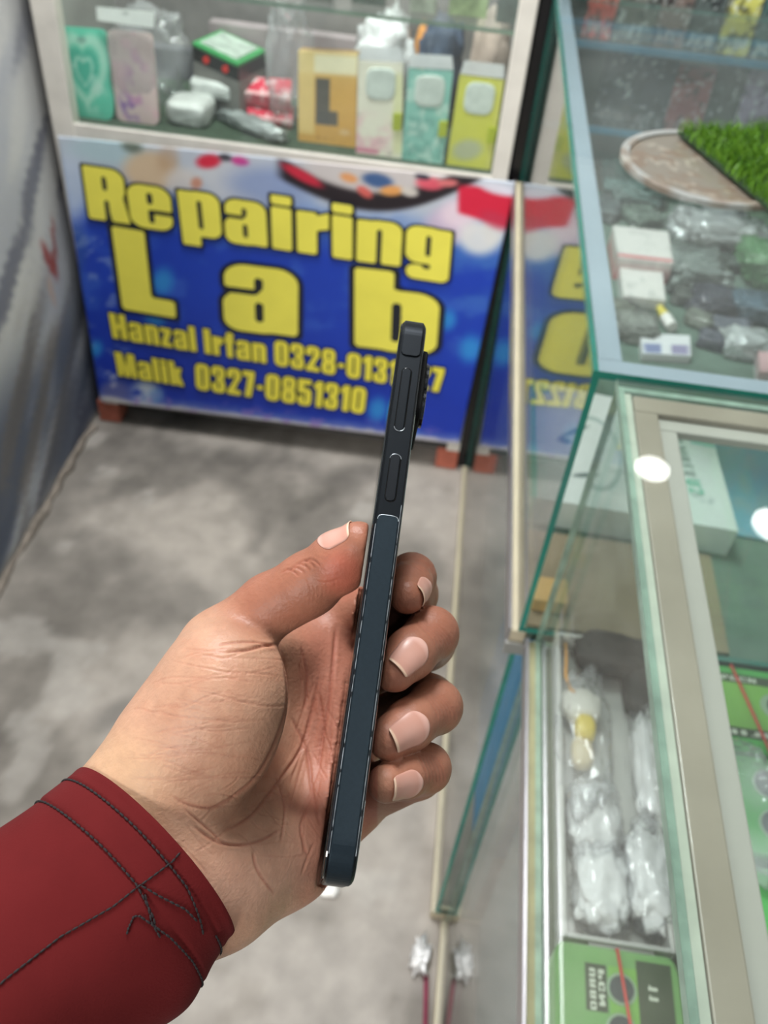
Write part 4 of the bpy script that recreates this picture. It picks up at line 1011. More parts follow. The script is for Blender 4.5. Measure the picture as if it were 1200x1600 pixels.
q.hexa([ctr+(p-ctr)*k+np.array([0, 0, .0002]) for p in (A_, B_, C_, D_)]+[ctr+(p-ctr)*k+np.array([0, 0, .0022]) for p in (A_, B_, C_, D_)]); q.build('lid_window', mat('pale_window', rgb(176, 188, 178), .25, var=.3, scale=50), bt)
for s in (.3, .72):
    c = A_*(1-s)+B_*s-dz*.62; q = MB(); n_ = np.array([-.3, -1, 0.])/1.04; q.tube([c, c+n_*.0025], .0062, 16); q.build('red_dot', mat('red_ink', rgb(214, 48, 40), .4), bt)
q = MB(); g = [A_-dz, B_-dz, C_-dz, D_-dz]; q.hexa([np.array([p[0], p[1], ZF]) for p in g]+[p-np.array([0, 0, .0005]) for p in g]); o = q.build('carton', mat('grey_carton', rgb(128, 126, 122), .8, var=.2, scale=20)); tag(o, 'grey carton under the black box with red dots at the back', 'carton')
# parcels, pouches and packets lying on the felt
def wrapped(name, px0, py0, px1, py1, depth, h, m, label, cat, seed, amp=.18, fr=2.2, rot=0, z=ZF, sub=4, group=None):
    a, b = on(px0, py1, 2, z), on(px1, py1, 2, z); c = (a+b)/2+np.array([0, depth/2, h/2])
    o = lump(name, c, (abs(b[0]-a[0])/2, depth/2, h/2), amp, fr, m, sub=sub, seed=seed, flat=-h/2, rot=rot, boxy=.42 if name == 'parcel' else .8, cr=.6); tag(o, label, cat, group); return o
M_parcel = mat('wrapped_parcel', rgb(206, 208, 206), .3, var=.25, scale=40, bump=.5, bscale=70, coat=.3)
M_silver = mat('shiny_pouch', rgb(186, 192, 192), .2, metal=.35, var=.4, scale=30, bump=.7, bscale=60, coat=.4)
wrapped('parcel', 254, 140, 328, 200, .07, .040, M_parcel, 'small white parcel in shiny plastic lying beside the pink case', 'parcel', 3, .10, 1.5)
wrapped('parcel', 290, 110, 368, 158, .06, .030, M_parcel, 'grey flat parcel behind the small white parcel on the cabinet floor', 'parcel', 9, .10, 1.5, z=.69)
wrapped('plastic_pouch', 318, 160, 462, 212, .035, .026, M_silver, 'long crumpled shiny pouch lying slantwise in front of the red packets', 'pouch', 6, .35, 3, rot=-.5)
def p_red(u, v):
    c = solid((206, 60, 80))(u, v); n = fbm(u*9, v*6, 24, 3); c = over(c, (236, 226, 226), .95*sm(.58, .66, n)); return over(c, (232, 196, 196), .9*rect(u, v, 0, .8, 1, 1, .05))
for k, (x0, y0, x1, y1, z, lab_) in enumerate(((372, 118, 456, 152, .705, 'upper'), (384, 160, 458, 190, .672, 'lower'))):
    c = [on(x0, y0, 2, z+.01), on(x1, y0+6, 2, z+.01), on(x1-2, y1+4, 2, z), on(x0+4, y1-8, 2, z)]
    o = slab('packet', c[0], c[1], c[2], c[3], .012 if k else .022, p_red, M_gloss, nu=24, nv=14, side=(.7, .3, .34), flip=False)
    tag(o, f'{lab_} red and white packet lying behind the long shiny pouch', 'packet')
def p_orange(u, v):
    c = solid((226, 176, 96))(u, v); c = over(c, (244, 214, 150), .8*sm(.35, .0, v)); c = over(c, (206, 150, 70), .4*rect(u, v, 0, .75, 1, 1, .2)); c = over(c, (252, 244, 214), .9*rect(u, v, .0, 0.02, 1, .22, .03)); c = over(c, (250, 226, 160), .7*rect(u, v, .0, 0, .27, .9, .03))  # white band across the top paints in the glare
    c = over(c, (92, 90, 88), .95*rect(u, v, .30, .27, .54, .78, .01)); c = over(c, (92, 90, 88), .95*rect(u, v, .30, .62, .68, .78, .01)); c = over(c, (236, 200, 130), .9*rect(u, v, .0, .0, .27, .9, .02)*.5)
    c = over(c, (228, 190, 140), .9*ell(u, v, .8, .84, .09, .035)); return over(c, (150, 104, 56), .8*rect(u, v, .3, .925, .62, .945, .006)*sm(.3, .5, vnoise(u*40, v, 3)))
t = stand([(466, 80), (559, 85), (556, 229), (466, 222)], .012)
o = slab('phone_box', *t, .03, p_orange, M_gloss, nu=60, nv=80, side=(.66, .47, .24)); tag(o, 'orange and cream box with a dark grey phone shape printed on the front', 'box')
def pack(c, col, fn, label, seed, tabpx=None, extra=True):
    tr = stand(c, .012); t = thing('case_pack', (tr[2]+tr[3])/2, label, 'case pack', 'phone case packs on the cabinet floor')
    slab('box_front', *tr, .016, fn, M_gloss, t, nu=40, nv=70, side=tuple(np.array(col)/420))
    TL, TR, BR, BL = tr; ex = (TR-TL); ez = (BL-TL); n_ = np.cross(ex, ez); n_ /= np.linalg.norm(n_)
    if n_[1] > 0: n_ = -n_
    # square camera window
    cc_ = TL+ex*.52+ez*.22; q = MB(); w = np.linalg.norm(ex)*.34; exn = ex/np.linalg.norm(ex); ezn = ez/np.linalg.norm(ez); pts = []
    for r_, z in ((1.0, .0002), (.96, .0025), (.8, .0032)):
        for k in range(32):
            th = 2*math.pi*k/32; cx, sy = math.cos(th), math.sin(th); s = r_*w
            pts.append(cc_+exn*s*math.copysign(abs(cx)**.55, cx)+ezn*s*math.copysign(abs(sy)**.55, sy)+n_*z)
    fs = [(l*32+k, l*32+(k+1) % 32, (l+1)*32+(k+1) % 32, (l+1)*32+k) for l in range(2) for k in range(32)]+[tuple(64+k for k in range(32))]
    q.add(pts, fs); q.build('camera_window', mat('pale_clear_window', rgb(206, 214, 208), .15, var=.15, scale=60, coat=.5), t, smooth=False)
    if tabpx:
        a, b, cI, d = [on(x, y, 1, tr[2][1]-.004) for x, y in tabpx]; q = MB(); q.hexa([a, b, b+[0, .004, 0], a+[0, .004, 0], d, cI, cI+[0, .004, 0], d+[0, .004, 0]]); fin(q, 'price_tab', mat('lime_sticker', rgb(176, 186, 40), .5), t)
    hd = [TL-ez*.16+ex*.06, TR-ez*.16-ex*.06, TR-ez*.02, TL-ez*.02]
    q = MB(); q.hexa([hd[3], hd[2], hd[2]-n_*.002, hd[3]-n_*.002, hd[0], hd[1], hd[1]-n_*.002, hd[0]-n_*.002]); fin(q, 'hanger_flap', M_bagw, t)
    return t
def p_a(u, v):
    c = solid((236, 230, 214))(u, v); n = fbm(u*4, v*8, 33, 4); c = over(c, (232, 178, 190), .9*ell(u, v, .2, .8, .5, .2, 0, .7)*sm(.3, .6, n)); c = over(c, (160, 160, 150), .6*sm(.6, .72, n)*(v > .55)); c = over(c, (214, 120, 150), .8*rect(u, v, 0, .93, .5, .98, .01)); c = over(c, (222, 222, 160), .6*rect(u, v, .8, .1, 1, .95, .05)); return c
def p_b(u, v):
    c = solid((138, 194, 182))(u, v); n = fbm(u*5, v*8, 43, 4); c = over(c, (196, 220, 210), .7*sm(.52, .68, n)); return over(c, (106, 160, 150), .6*sm(.5, .62, fbm(u*9, v*14, 7, 3))*(v > .5))
def p_c(u, v):
    c = solid((206, 204, 84))(u, v); n = fbm(u*5, v*6, 53, 4); c = over(c, (176, 180, 150), .95*ell(u, v, .42, .8, .34, .12, -.1, .4)*sm(.3, .5, n)); c = over(c, (222, 216, 130), .5*rect(u, v, .9, 0, 1, 1, .05)); return c
pack([(560, 96), (630, 100), (628, 248), (556, 240)], (230, 225, 210), p_a, 'white and pink phone case pack standing beside the orange box', 1, [(614, 178), (628, 178), (626, 204), (613, 204)])
pack([(638, 108), (708, 112), (692, 256), (627, 250)], (138, 194, 182), p_b, 'turquoise phone case pack between the white and the yellow packs', 2, [(686, 190), (700, 190), (697, 214), (684, 214)])
pack([(718, 118), (788, 126), (766, 265), (697, 258)], (206, 204, 84), p_c, 'yellow phone case pack furthest right in the white cabinet', 3, [(764, 200), (778, 200), (772, 224), (760, 224)])
# crumpled clear bags at the back and stock on the glass shelf
def ball(name, px, py, y, r, label, seed, m=None, amp=.4, fr=2.5, cat='bag', rot=0, rest=True, group=None):
    c = on(px, py, 1, y); r = list(r)
    if rest: r[2] = max(.012, (c[2]+r[2]-ZF)/2); c[2] = ZF+r[2]
    o = lump(name, c, r, amp, fr, m or M_bag, sub=4, seed=seed, flat=-r[2], rot=rot); tag(o, label, cat, group); return o
ball('plastic_bag', 450, 60, 1.62, (.035, .02, .06), 'upright crumpled clear bag behind the orange box', 4)
ball('plastic_bag', 240, 90, 1.66, (.06, .03, .08), 'tall crumpled clear bag behind the pink phone case', 8)
ball('plastic_bag', 600, 70, 1.70, (.05, .04, .05), 'crumpled clear bag behind the white and pink pack', 12, M_bagw)
ball('cloth_bundle', 768, 75, 1.68, (.036, .035, .06), 'dusty pink cloth bundle at the right back of the cabinet', 15, mat('dusty_pink_cloth', rgb(186, 166, 156), .8, var=.2), .2)
ball('cloth_bundle', 690, 75, 1.72, (.04, .03, .05), 'dark blue and orange bundle at the back of the cabinet', 17, mat('navy_cloth', rgb(60, 74, 96), .7, var=.5, scale=30), .3)
ball('toy_ball', 662, 55, 1.74, (.016, .016, .02), 'small orange ball beside the dark blue bundle', 19, mat('orange_cloth', rgb(206, 140, 70), .6, var=.3), .1, cat='ball')
q = MB(); a, b = on(330, 30, 1, 1.78), on(620, 30, 1, 1.78); q.box((a[0], 1.76, ZF), (b[0], 1.79, a[2])); o = q.build('carton', mat('mauve_carton', rgb(150, 138, 140), .6, var=.3, scale=14)); tag(o, 'wide mauve carton against the back of the white cabinet', 'carton')
q = MB(); a, b = on(175, 60, 1, 1.80), on(320, 60, 1, 1.80); q.box((a[0], 1.78, ZF), (b[0]-.01, 1.81, a[2])); o = q.build('carton', mat('slate_carton', rgb(92, 90, 98), .6, var=.3, scale=14)); tag(o, 'dark slate carton at the back behind the pink case', 'carton')
for k, (px0, px1, col, lab_) in enumerate(((470, 520, (86, 92, 84), 'dark olive'), (548, 600, (72, 84, 78), 'dark green'), (640, 680, (150, 156, 142), 'pale grey'), (700, 760, (150, 166, 126), 'pale green'), (775, 815, (104, 112, 108), 'slate grey'))):
    a, b = on(px0, 22, 1, 1.56), on(px1, 26, 1, 1.56); q = MB(); q.box((a[0], 1.55+.01*(k % 2), .8915), (b[0], 1.59, .95+.01*k)); o = q.build('case_pack', mat('pack_%d' % k, rgb(*col), .3, var=.5, scale=40, coat=.3), bevel=.001)
    tag(o, f'{lab_} pack on the glass shelf inside the white cabinet', 'case pack', 'packs on the cabinet shelf')

# ------------------------------------------------------------------ stock rack behind the tall counter
YR = 1.565
rk = thing('stock_rack', (.40, YR+.1, 0), 'stock rack with blue-edged glass shelves of packed phone cases behind the tall counter', 'rack')
q = MB(); q.box((.10, YR+.2, 0), (.80, YR+.215, 1.3)); q.build('back_board', mat('rack_back', rgb(112, 116, 114), .7, var=.2, scale=12), rk)
for xx in (.10, .788):
    q = MB(); q.box((xx, YR, 0), (xx+.012, YR+.2, 1.3)); q.build('upright', M_alu, rk)
M_bedge = mat('blue_glass_edge', rgb(74, 128, 158), .3, var=.15)
for z in (.738, .868, 1.01):
    q = MB(); q.box((.112, YR+.006, z), (.788, YR+.2, z+.007)); q.build('shelf', M_glass, rk)
    q = MB(); q.box((.112, YR, z-.001), (.788, YR+.006, z+.009)); q.build('shelf_edge', M_bedge, rk)
def p_pack(col, seed, lab_):
    def f(u, v):
        c = solid(col)(u, v); n = fbm(u*5, v*9, seed, 4); n2 = fbm(u*9, v*16, seed+5, 3); c = over(c, (24, 26, 28), .6*sm(.5, .65, n)); c = over(c, (200, 206, 204), .8*sm(.66, .74, n2)); c = over(c, (186, 190, 184), .8*lab_*rect(u, v, .1, .8, .9, .93, .02)*sm(.3, .5, vnoise(u*20, v*9, seed)))  # pale noise blotches are painted highlights on the wrapping
        return c
    return f
row1 = [(922, 985, (62, 66, 70), 'dark grey'), (982, 1038, (56, 60, 66), 'charcoal'), (1034, 1100, (128, 72, 76), 'dull red'), (1094, 1146, (58, 66, 64), 'dark green grey'), (1144, 1205, (138, 126, 150), 'lilac'), (1206, 1262, (70, 72, 74), 'smoky grey')]
for k, (x0, x1, col, nm) in enumerate(row1):
    a, b = on(x0, 205, 1, YR+.02), on(x1, 205, 1, YR+.02); z0, z1 = .7455, .855-.004*(k % 3)
    t = [(a[0]+.004, YR+.05, z1), (b[0], YR+.05, z1), (b[0]-.004, YR+.025, z0), (a[0], YR+.025, z0)]
    o = slab('case_pack', *t, .012, p_pack(col, 60+k*3, .5), M_gloss, nu=20, nv=34, side=tuple(np.array(col)/300), outline=rrect_w(.03, .05)); tag(o, f'{nm} phone case pack on the middle shelf of the rack', 'case pack', 'case packs on the middle rack shelf')
row2 = [(905, 955, (206, 92, 82), 'coral red'), (952, 1020, (104, 104, 96), 'khaki grey'), (1018, 1072, (120, 104, 98), 'brown grey'), (1072, 1122, (86, 94, 92), 'dark teal grey'), (1122, 1178, (188, 184, 96), 'mustard yellow'), (1178, 1240, (70, 96, 92), 'deep teal')]
for k, (x0, x1, col, nm) in enumerate(row2):
    a, b = on(x0, 70, 1, YR+.02), on(x1, 70, 1, YR+.02); z0, z1 = .8755, .99-.003*(k % 3)
    t = [(a[0]+.004, YR+.05, z1), (b[0], YR+.05, z1), (b[0]-.004, YR+.025, z0), (a[0], YR+.025, z0)]
    o = slab('case_pack', *t, .012, p_pack(col, 90+k*3, .9), M_gloss, nu=20, nv=34, side=tuple(np.array(col)/300), outline=rrect_w(.03, .05)); tag(o, f'{nm} phone case pack on the upper shelf of the rack', 'case pack', 'case packs on the upper rack shelf')
for k, (x0, x1, col, nm) in enumerate(((.15, .21, (62, 76, 74), 'blackish green'), (.22, .28, (84, 96, 92), 'grey green'), (.30, .37, (96, 104, 96), 'sage grey'), (.38, .45, (70, 80, 82), 'slate'))):
    t = [(x0, YR+.06, .72), (x1, YR+.06, .72), (x1, YR+.03, .60), (x0, YR+.03, .60)]
q = MB(); q.box((.112, YR+.006, .592), (.788, YR+.2, .60)); q.build('shelf', M_inner, rk)

# ------------------------------------------------------------------ goods inside the tall counter (its cloth floor is z=.666)
ZA = .6662
M_wcard = mat('white_card', rgb(214, 212, 208), .5, var=.06, scale=30)
def lying(name, c, h, fn, label, cat, z=ZA, nu=20, nv=20, side=(.7, .7, .7), m=None, group=None, **kw):
    """box lying on the floor; c = pixels of its top face far-left, far-right, near-right, near-left"""
    t = [on(px, py, 2, z+h) for px, py in c]; o = slab(name, *t, h-.0004, fn, m or M_gloss, nu=nu, nv=nv, side=side, **kw)
    if label: tag(o, label, cat, group)
    return o
def p_w(col=(206, 204, 200), line=None, seed=1):
    def f(u, v):
        c = solid(col)(u, v); n = fbm(u*6, v*6, seed, 3); c = over(c, (160, 160, 158), .4*sm(.55, .7, n))
        if line: c = over(c, line, .9*rect(u, v, 0, .86, 1, .97, .01))
        return c
    return f
lying('card_box', [(958, 352), (1044, 362), (1052, 412), (966, 402)], .035, p_w(line=(190, 110, 112)), 'white card box with a red line along its near edge, in the tall counter', 'box', side=(.72, .36, .36))
lying('card_box', [(968, 412), (1034, 414), (1040, 470), (974, 462)], .02, p_w(seed=4), 'plain white card box in front of the red-lined box', 'box')
def inA(name, px, py, r, seed, m, label, cat, amp=.25, fr=2.2, rot=0, z=ZA):
    c = on(px, py, 2, z); c[2] += r[2]; o = lump(name, c, r, amp*1.3, fr, m, sub=5, seed=seed, flat=-r[2], rot=rot, boxy=.5, cr=.9); tag(o, label, cat); return o
inA('plastic_pouch', 1115, 380, (.07, .05, .02), 21, M_silver, 'wide crumpled clear pouch beside the red-lined white box', 'pouch', .25, 2.6)
inA('plastic_pouch', 1085, 440, (.045, .05, .018), 22, mat('grey_pouch', rgb(112, 122, 118), .3, var=.4, scale=40, coat=.4), 'grey crumpled pouch right of the plain white box', 'pouch', .25, 2.6)
inA('plastic_pouch', 1110, 485, (.035, .035, .014), 23, mat('dark_pouch', rgb(62, 64, 74), .3, var=.4, scale=40, coat=.4), 'dark blackish pouch below the grey pouch', 'pouch', .2, 2.2)
inA('plastic_pouch', 1190, 430, (.04, .05, .022), 24, mat('green_pouch', rgb(82, 128, 86), .3, var=.3, scale=40, coat=.4), 'green pouch at the right edge of the photo, in the tall counter', 'pouch', .2, 2.2)
inA('plastic_pouch', 1165, 492, (.035, .03, .014), 25, mat('steel_blue_pouch', rgb(76, 98, 112), .3, var=.3, scale=40, coat=.4), 'steel blue pouch in front of the green pouch', 'pouch', .2, 2.2)
inA('plastic_pouch', 990, 520, (.03, .03, .010), 26, mat('smoke_pouch', rgb(126, 130, 124), .3, var=.3, scale=40, coat=.4), 'smoky grey pouch near the corner of the tall counter', 'pouch', .2, 2.2)
inA('tape_roll', 1160, 550, (.032, .026, .014), 27, M_silver, 'silvery rolled packet near the front right of the tall counter', 'roll', .15, 3)
inA('plastic_pouch', 985, 300, (.05, .08, .016), 28, mat('teal_grey_pouch', rgb(88, 112, 108), .35, var=.4, scale=30, coat=.3), 'teal grey pouch under the round plate, in the tall counter', 'pouch', .2, 2.2)
random.seed(23)
extra = [(1000, 345, .03, .03, (104, 120, 110), 'sage green'), (1140, 350, .04, .03, (128, 134, 128), 'light grey'), (1190, 355, .03, .03, (96, 116, 96), 'moss green'), (1060, 395, .02, .03, (86, 96, 90), 'dark sage'), (1150, 415, .03, .03, (74, 84, 80), 'charcoal green'),
         (1075, 470, .025, .022, (84, 88, 84), 'charcoal'), (1140, 520, .028, .018, (98, 102, 112), 'bluish grey'), (1090, 505, .02, .018, (112, 118, 108), 'khaki'), (1110, 540, .02, .016, (86, 88, 98), 'slate'), (965, 500, .02, .03, (104, 108, 98), 'olive grey'), (950, 330, .02, .05, (96, 104, 104), 'dull teal')]
for k, (px, py, rx, ry, col, nm) in enumerate(extra):
    c = on(px, py, 2, ZA); c[2] += .008; o = lump('packet', c, (rx, ry, .008), .25, 2.2, mat('packet_film_%d' % k, rgb(*col), .25, var=.5, scale=50, bump=.6, bscale=70, coat=.4), sub=4, seed=70+k, flat=-.008, rot=random.uniform(-.4, .4), boxy=.35, cr=.7)
    tag(o, f'{nm} flat crumpled packet on the cloth floor of the tall counter', 'packet', 'flat packets in the tall counter')
o = lying('card_tag', [(1000, 520), (1078, 524), (1080, 556), (1004, 552)], .012, lambda u, v: over(over(solid((206, 208, 210))(u, v), (96, 106, 150), .8*rect(u, v, .05, .5, .4, .95, .03)), (120, 112, 150), .8*rect(u, v, .6, .5, .95, .95, .03)), 'white card with two bluish patches near the counter corner', 'card')
lying('card_box', [(1184, 528), (1230, 532), (1232, 586), (1188, 580)], .02, p_w((206, 170, 172), seed=8), 'pale pink box at the right edge beside the silvery roll', 'box')
# small bottle with yellow cap
t = thing('dropper_bottle', on(1035, 505, 2, ZA), 'small white bottle with yellow cap lying near the white card', 'bottle')
a, b = on(1050, 512, 2, ZA+.008), on(1030, 480, 2, ZA+.008); q = MB(); q.tube([a, a*.5+b*.5], [.008, .008], 16); q.build('bottle_body', M_wcard, t, smooth=False)
q = MB(); q.tube([a*.5+b*.5, a*.3+b*.7, b], [.008, .006, .005], 16); q.build('cap', mat('yellow_cap', rgb(206, 190, 80), .4), t)
# white earphone box
def p_ear(u, v):
    c = solid((208, 212, 208))(u, v); c = over(c, (60, 176, 150), .95*rect(u, v, 0, 0, .028, 1, .006)); c = over(c, (110, 190, 170), .85*rect(u, v, .87, .12, 1.0, .30, .01))
    c = over(c, (92, 166, 168), .8*rect(u, v, .05, .0, .1, .1, .01))
    for (cx, cy, rx, ry, an) in ((.24, .40, .10, .016, -.75), (.28, .76, .07, .018, -.35)): c = over(c, (96, 108, 106), .9*ell(u, v, cx, cy, rx, ry, an, .3))
    d = np.abs(np.sqrt(((u-.34)/.13)**2+((v-.55)/.30)**2)-1); c = over(c, (150, 164, 160), .8*sm(.09, .04, d)*(u > .3)); c = over(c, (110, 124, 122), .9*ell(u, v, .18, .5, .035, .03, 0, .3))
    for (cx, cy) in ((.60, .28), (.63, .46)): c = over(c, (150, 158, 168), .9*ell(u, v, cx, cy, .028, .03))
    c = over(c, (150, 158, 156), .7*ell(u, v, .86, .78, .06, .035, .3, .4)*sm(.35, .6, vnoise(u*50, v*50, 3)))
    return c
eb = [(.110, .868), (.312, .842), (.318, .658), (.1115, .666)]
et = thing('earphone_box', (.21, .76, ZA), 'large white earphone box with teal edge at the near end of the tall counter', 'box')
h = .036; q4 = [np.array([x_, y_, ZA+h]) for x_, y_ in eb]
slab('printed_box', *q4, h-.0004, p_ear, M_gloss, et, nu=110, nv=110, side=(.72, .75, .73))
def onbox(u, v): return (q4[0]*(1-u)+q4[1]*u)*(1-v)+(q4[3]*(1-u)+q4[2]*u)*v+np.array([0, 0, .0006])
GL['B'] = (.6, [('+', 'b', (0, 0, .28, 1, .01)), ('+', 'b', (0, 0, .6, .54, .16)), ('+', 'b', (0, .46, .57, 1, .16)), ('-', 'b', (.26, .14, .33, .4, .03)), ('-', 'b', (.26, .6, .33, .86, .03))])
mb = MB(); put_line(mb, 'LMREV', onbox(.76, .30), onbox(.79, .62), onbox(.83, .29)-onbox(.76, .30), .12, -.04, 20); mb.build('lettering', mat('grey_ink', rgb(110, 118, 118), .5), et)
mb = MB(); put_line(mb, 'U2', onbox(.79, .64), onbox(.80, .76), onbox(.87, .63)-onbox(.79, .64), .12, -.04, 20); mb.build('lettering', mat('green_ink', rgb(70, 170, 140), .5), et)
mb = MB(); put_line(mb, 'neckband', onbox(.10, .58), onbox(.10, .86), onbox(.135, .58)-onbox(.10, .58), .12, -.08, 16) if 'd' in GL and 'c' in GL else None
lying('card_sheet', [(1100, 690), (1240, 700), (1240, 850), (1150, 835)], .004, p_w((104, 158, 182), seed=3), 'light blue card sheet lying right of the white earphone box', 'card', side=(.3, .5, .6))
q = MB(); q.box((.115, .528, ZA), (.30, .652, ZA+.004)); o = q.build('cardboard_sheet', mat('brown_cardboard', rgb(140, 122, 98), .8, var=.12, scale=20)); tag(o, 'brown cardboard sheet at the near end of the tall counter floor', 'cardboard')
q = MB(); q.box((.118, .545, ZA+.0042), (.150, .575, ZA+.020)); o = q.build('wood_block', mat('light_wood', rgb(196, 156, 98), .6, var=.15, scale=40), bevel=.001); tag(o, 'small light wooden block in the near left corner of the tall counter', 'block')

# ------------------------------------------------------------------ round plate and grass mat on top of the tall counter
zt = H1+.0012
ct = np.array([.236, .892]); pl_ = thing('round_plate', (*ct, zt), 'flat round beige plate with pale rim lying under the grass mat', 'plate')
def disc(name, r0, r1, z0, z1, m, col, parent, n=72, nr=10):
    V_ = []; 
    for k in range(nr+1):
        r = r0+(r1-r0)*k/nr
        for j in range(n): th = 2*math.pi*j/n; V_.append((ct[0]+r*math.cos(th), ct[1]+r*math.sin(th), z1))
    N_ = len(V_)
    for r in (r1, r0):
        for j in range(n): th = 2*math.pi*j/n; V_.append((ct[0]+r*math.cos(th), ct[1]+r*math.sin(th), z0))
    F_ = [(k*n+j, k*n+(j+1) % n, (k+1)*n+(j+1) % n, (k+1)*n+j) for k in range(nr) for j in range(n)]
    F_ += [(nr*n+j, nr*n+(j+1) % n, N_+(j+1) % n, N_+j) for j in range(n)]+[(N_+j, N_+(j+1) % n, N_+n+(j+1) % n, N_+n+j) for j in range(n)]+[(N_+n+j, N_+n+(j+1) % n, (j+1) % n, j) for j in range(n)]
    me = mesh(name, V_, F_); v = np.array(V_); n_ = fbm(v[:, 0]*60, v[:, 1]*60, 5, 4); c = np.tile(np.array(col, float)/255, (len(v), 1)); c = over(c, (108, 92, 78), .7*sm(.5, .65, n_)); c = over(c, (156, 150, 136), .5*sm(.6, .7, fbm(v[:, 0]*130, v[:, 1]*130, 8, 3))); setcol(me, lin(c)); o = link(name, me, m, parent)
    bm = bmesh.new(); bm.from_mesh(me); bmesh.ops.recalc_face_normals(bm, faces=bm.faces); bm.to_mesh(me); bm.free()
disc('plate_face', .001, .078, zt, zt+.0025, M_gloss, (112, 106, 96), pl_, nr=40)
disc('plate_rim', .0785, .087, zt, zt+.005, M_gloss, (140, 142, 138), pl_, nr=3)
c0 = np.array([.212, .960]); d1 = np.array([.061, -.153]); d1 /= np.linalg.norm(d1); d2 = np.array([-d1[1], d1[0]])
zm = zt+.0056
def MP(a, b, z): p = c0+d1*a+d2*b; return (p[0], p[1], z)
gm = thing('grass_mat', MP(.1, .1, zm), 'green artificial grass mat lying on top of the tall glass counter', 'mat')
q = MB(); q.hexa([MP(0, 0, zm), MP(.24, 0, zm), MP(.24, .26, zm), MP(0, .26, zm), MP(0, 0, zm+.003), MP(.24, 0, zm+.003), MP(.24, .26, zm+.003), MP(0, .26, zm+.003)]); fin(q, 'mat_backing', mat('dark_green_backing', rgb(30, 52, 26), .9, var=.2), gm)
q = MB(); random.seed(5); vs, fs = [], []
for k in range(9000):
    a, b = random.uniform(-.001, .241), random.uniform(-.001, .261); an = random.uniform(0, 6.28); h = random.uniform(.007, .014); ln = random.uniform(.2, .9)*h; la = random.uniform(0, 6.28); w = random.uniform(.0004, .0009)
    p = np.array(MP(a, b, zm+.0028)); dx = np.array([math.cos(an), math.sin(an), 0])*w; tip = p+np.array([ln*math.cos(la), ln*math.sin(la), h]); md_ = p+np.array([ln*.35*math.cos(la), ln*.35*math.sin(la), h*.6])
    n = len(vs); vs += [p-dx, p+dx, md_+dx*.8, tip, md_-dx*.8]; fs.append((n, n+1, n+2, n+3, n+4))
me = mesh('grass_pile', vs, fs); cc2 = np.repeat(np.random.RandomState(3).rand(9000), 5)[:, None]; setcol(me, lin(np.array([[62, 104, 24]])/255*(1-cc2)+np.array([[112, 156, 44]])/255*cc2))
link('grass_pile', me, mat('plastic_grass', attr='paint', rough=.45, var=.1, scale=200, spec=.3), gm, kind='stuff')

# ------------------------------------------------------------------ goods inside the near counter (floor z=.666)
tr = thing('plastic_tray', (.18, .38, ZA), 'white plastic tray full of clear bags in the near counter', 'tray')
M_tray = mat('white_tray_plastic', rgb(206, 206, 202), .4, var=.06)
x0, x1, y0, y1 = .1375, .214, .246, .508; zt0, zt1 = ZA, .690
q = MB(); q.box((x0, y0, zt0), (x1, y1, zt0+.002)); q.build('tray_base', M_tray, tr)
for (a, b, c, d) in ((x0, y0, x0+.0032, y1), (x1-.0032, y0, x1, y1), (x0+.0034, y0, x1-.0034, y0+.0032), (x0+.0034, y1-.0032, x1-.0034, y1)):
    q = MB(); q.box((a, b, zt0+.002), (c, d, zt1)); q.build('tray_wall', M_tray, tr, bevel=.0006)
q = MB(); q.box((x0+.018, y0-.0035, .676), (x0+.062, y0, .688)); q.build('label_holder', M_alu, tr)
def inB(name, px, py, r, seed, m, label, cat, amp=.22, fr=2.4, rot=0, z=.669, parent=None):
    c = on(px, py, 2, z+r[2]*.6); c[2] = z+r[2]; o = lump(name, c, r, amp, fr, m, sub=5, seed=seed, flat=-r[2], rot=rot, parent=parent)
    if label: tag(o, label, cat)
    return o
c = on(922, 1180, 2, .68)
bg = thing('plastic_bag', (c[0], c[1], .669), 'clear bag holding a yellow item and a white pad, far left of the tray', 'bag')
lump('bag_film', (.1585, .402, .688), (.020, .064, .017), .25, 2.6, M_bag, bg, sub=5, seed=31, flat=-.017)
lump('white_pad', (.158, .437, .683), (.0165, .016, .010), .1, 2, mat('white_foam', rgb(226, 222, 212), .7, var=.06), bg, sub=4, seed=33)
lump('yellow_item', (.160, .414, .686), (.0085, .012, .008), .1, 2, mat('yellow_plastic', rgb(232, 206, 84), .4, var=.1), bg, sub=3, seed=34)
lump('cream_item', (.157, .392, .684), (.009, .014, .008), .15, 2, mat('cream_plastic', rgb(232, 214, 176), .4, var=.15), bg, sub=3, seed=35)
M_white_in = mat('white_film_stock', rgb(236, 236, 236), .35, var=.12, scale=60, bump=.6, bscale=120)
for k, (px, py, r, sd, lab_) in enumerate((((1018, 1190), 0, (.0155, .062, .013), 41, 'slim milky bag along the right wall of the tray, far half'), ((928, 1285), 0, (.0205, .036, .013), 42, 'milky bag just below the bag with the yellow item'),
                                ((940, 1385), 0, (.021, .034, .014), 43, 'shiny milky bag at the near left of the tray'), ((1016, 1372), 0, (.019, .040, .015), 44, 'bulging milky bag at the near right of the tray'))):
    c = on(*px, 2, .682); bgk = thing('plastic_bag', (c[0], c[1], .669), lab_, 'bag')
    lump('bag_film', (c[0], c[1], .6685+r[2]), r, .22, 2.6, M_bag, bgk, sub=5, seed=sd, flat=-r[2]); lump('bag_contents', (c[0], c[1], .6688+r[2]*.8), (r[0]*.9, r[1]*.92, r[2]*.86), .35, 3.0, M_white_in, bgk, sub=4, seed=sd+5, flat=-r[2]*.8)
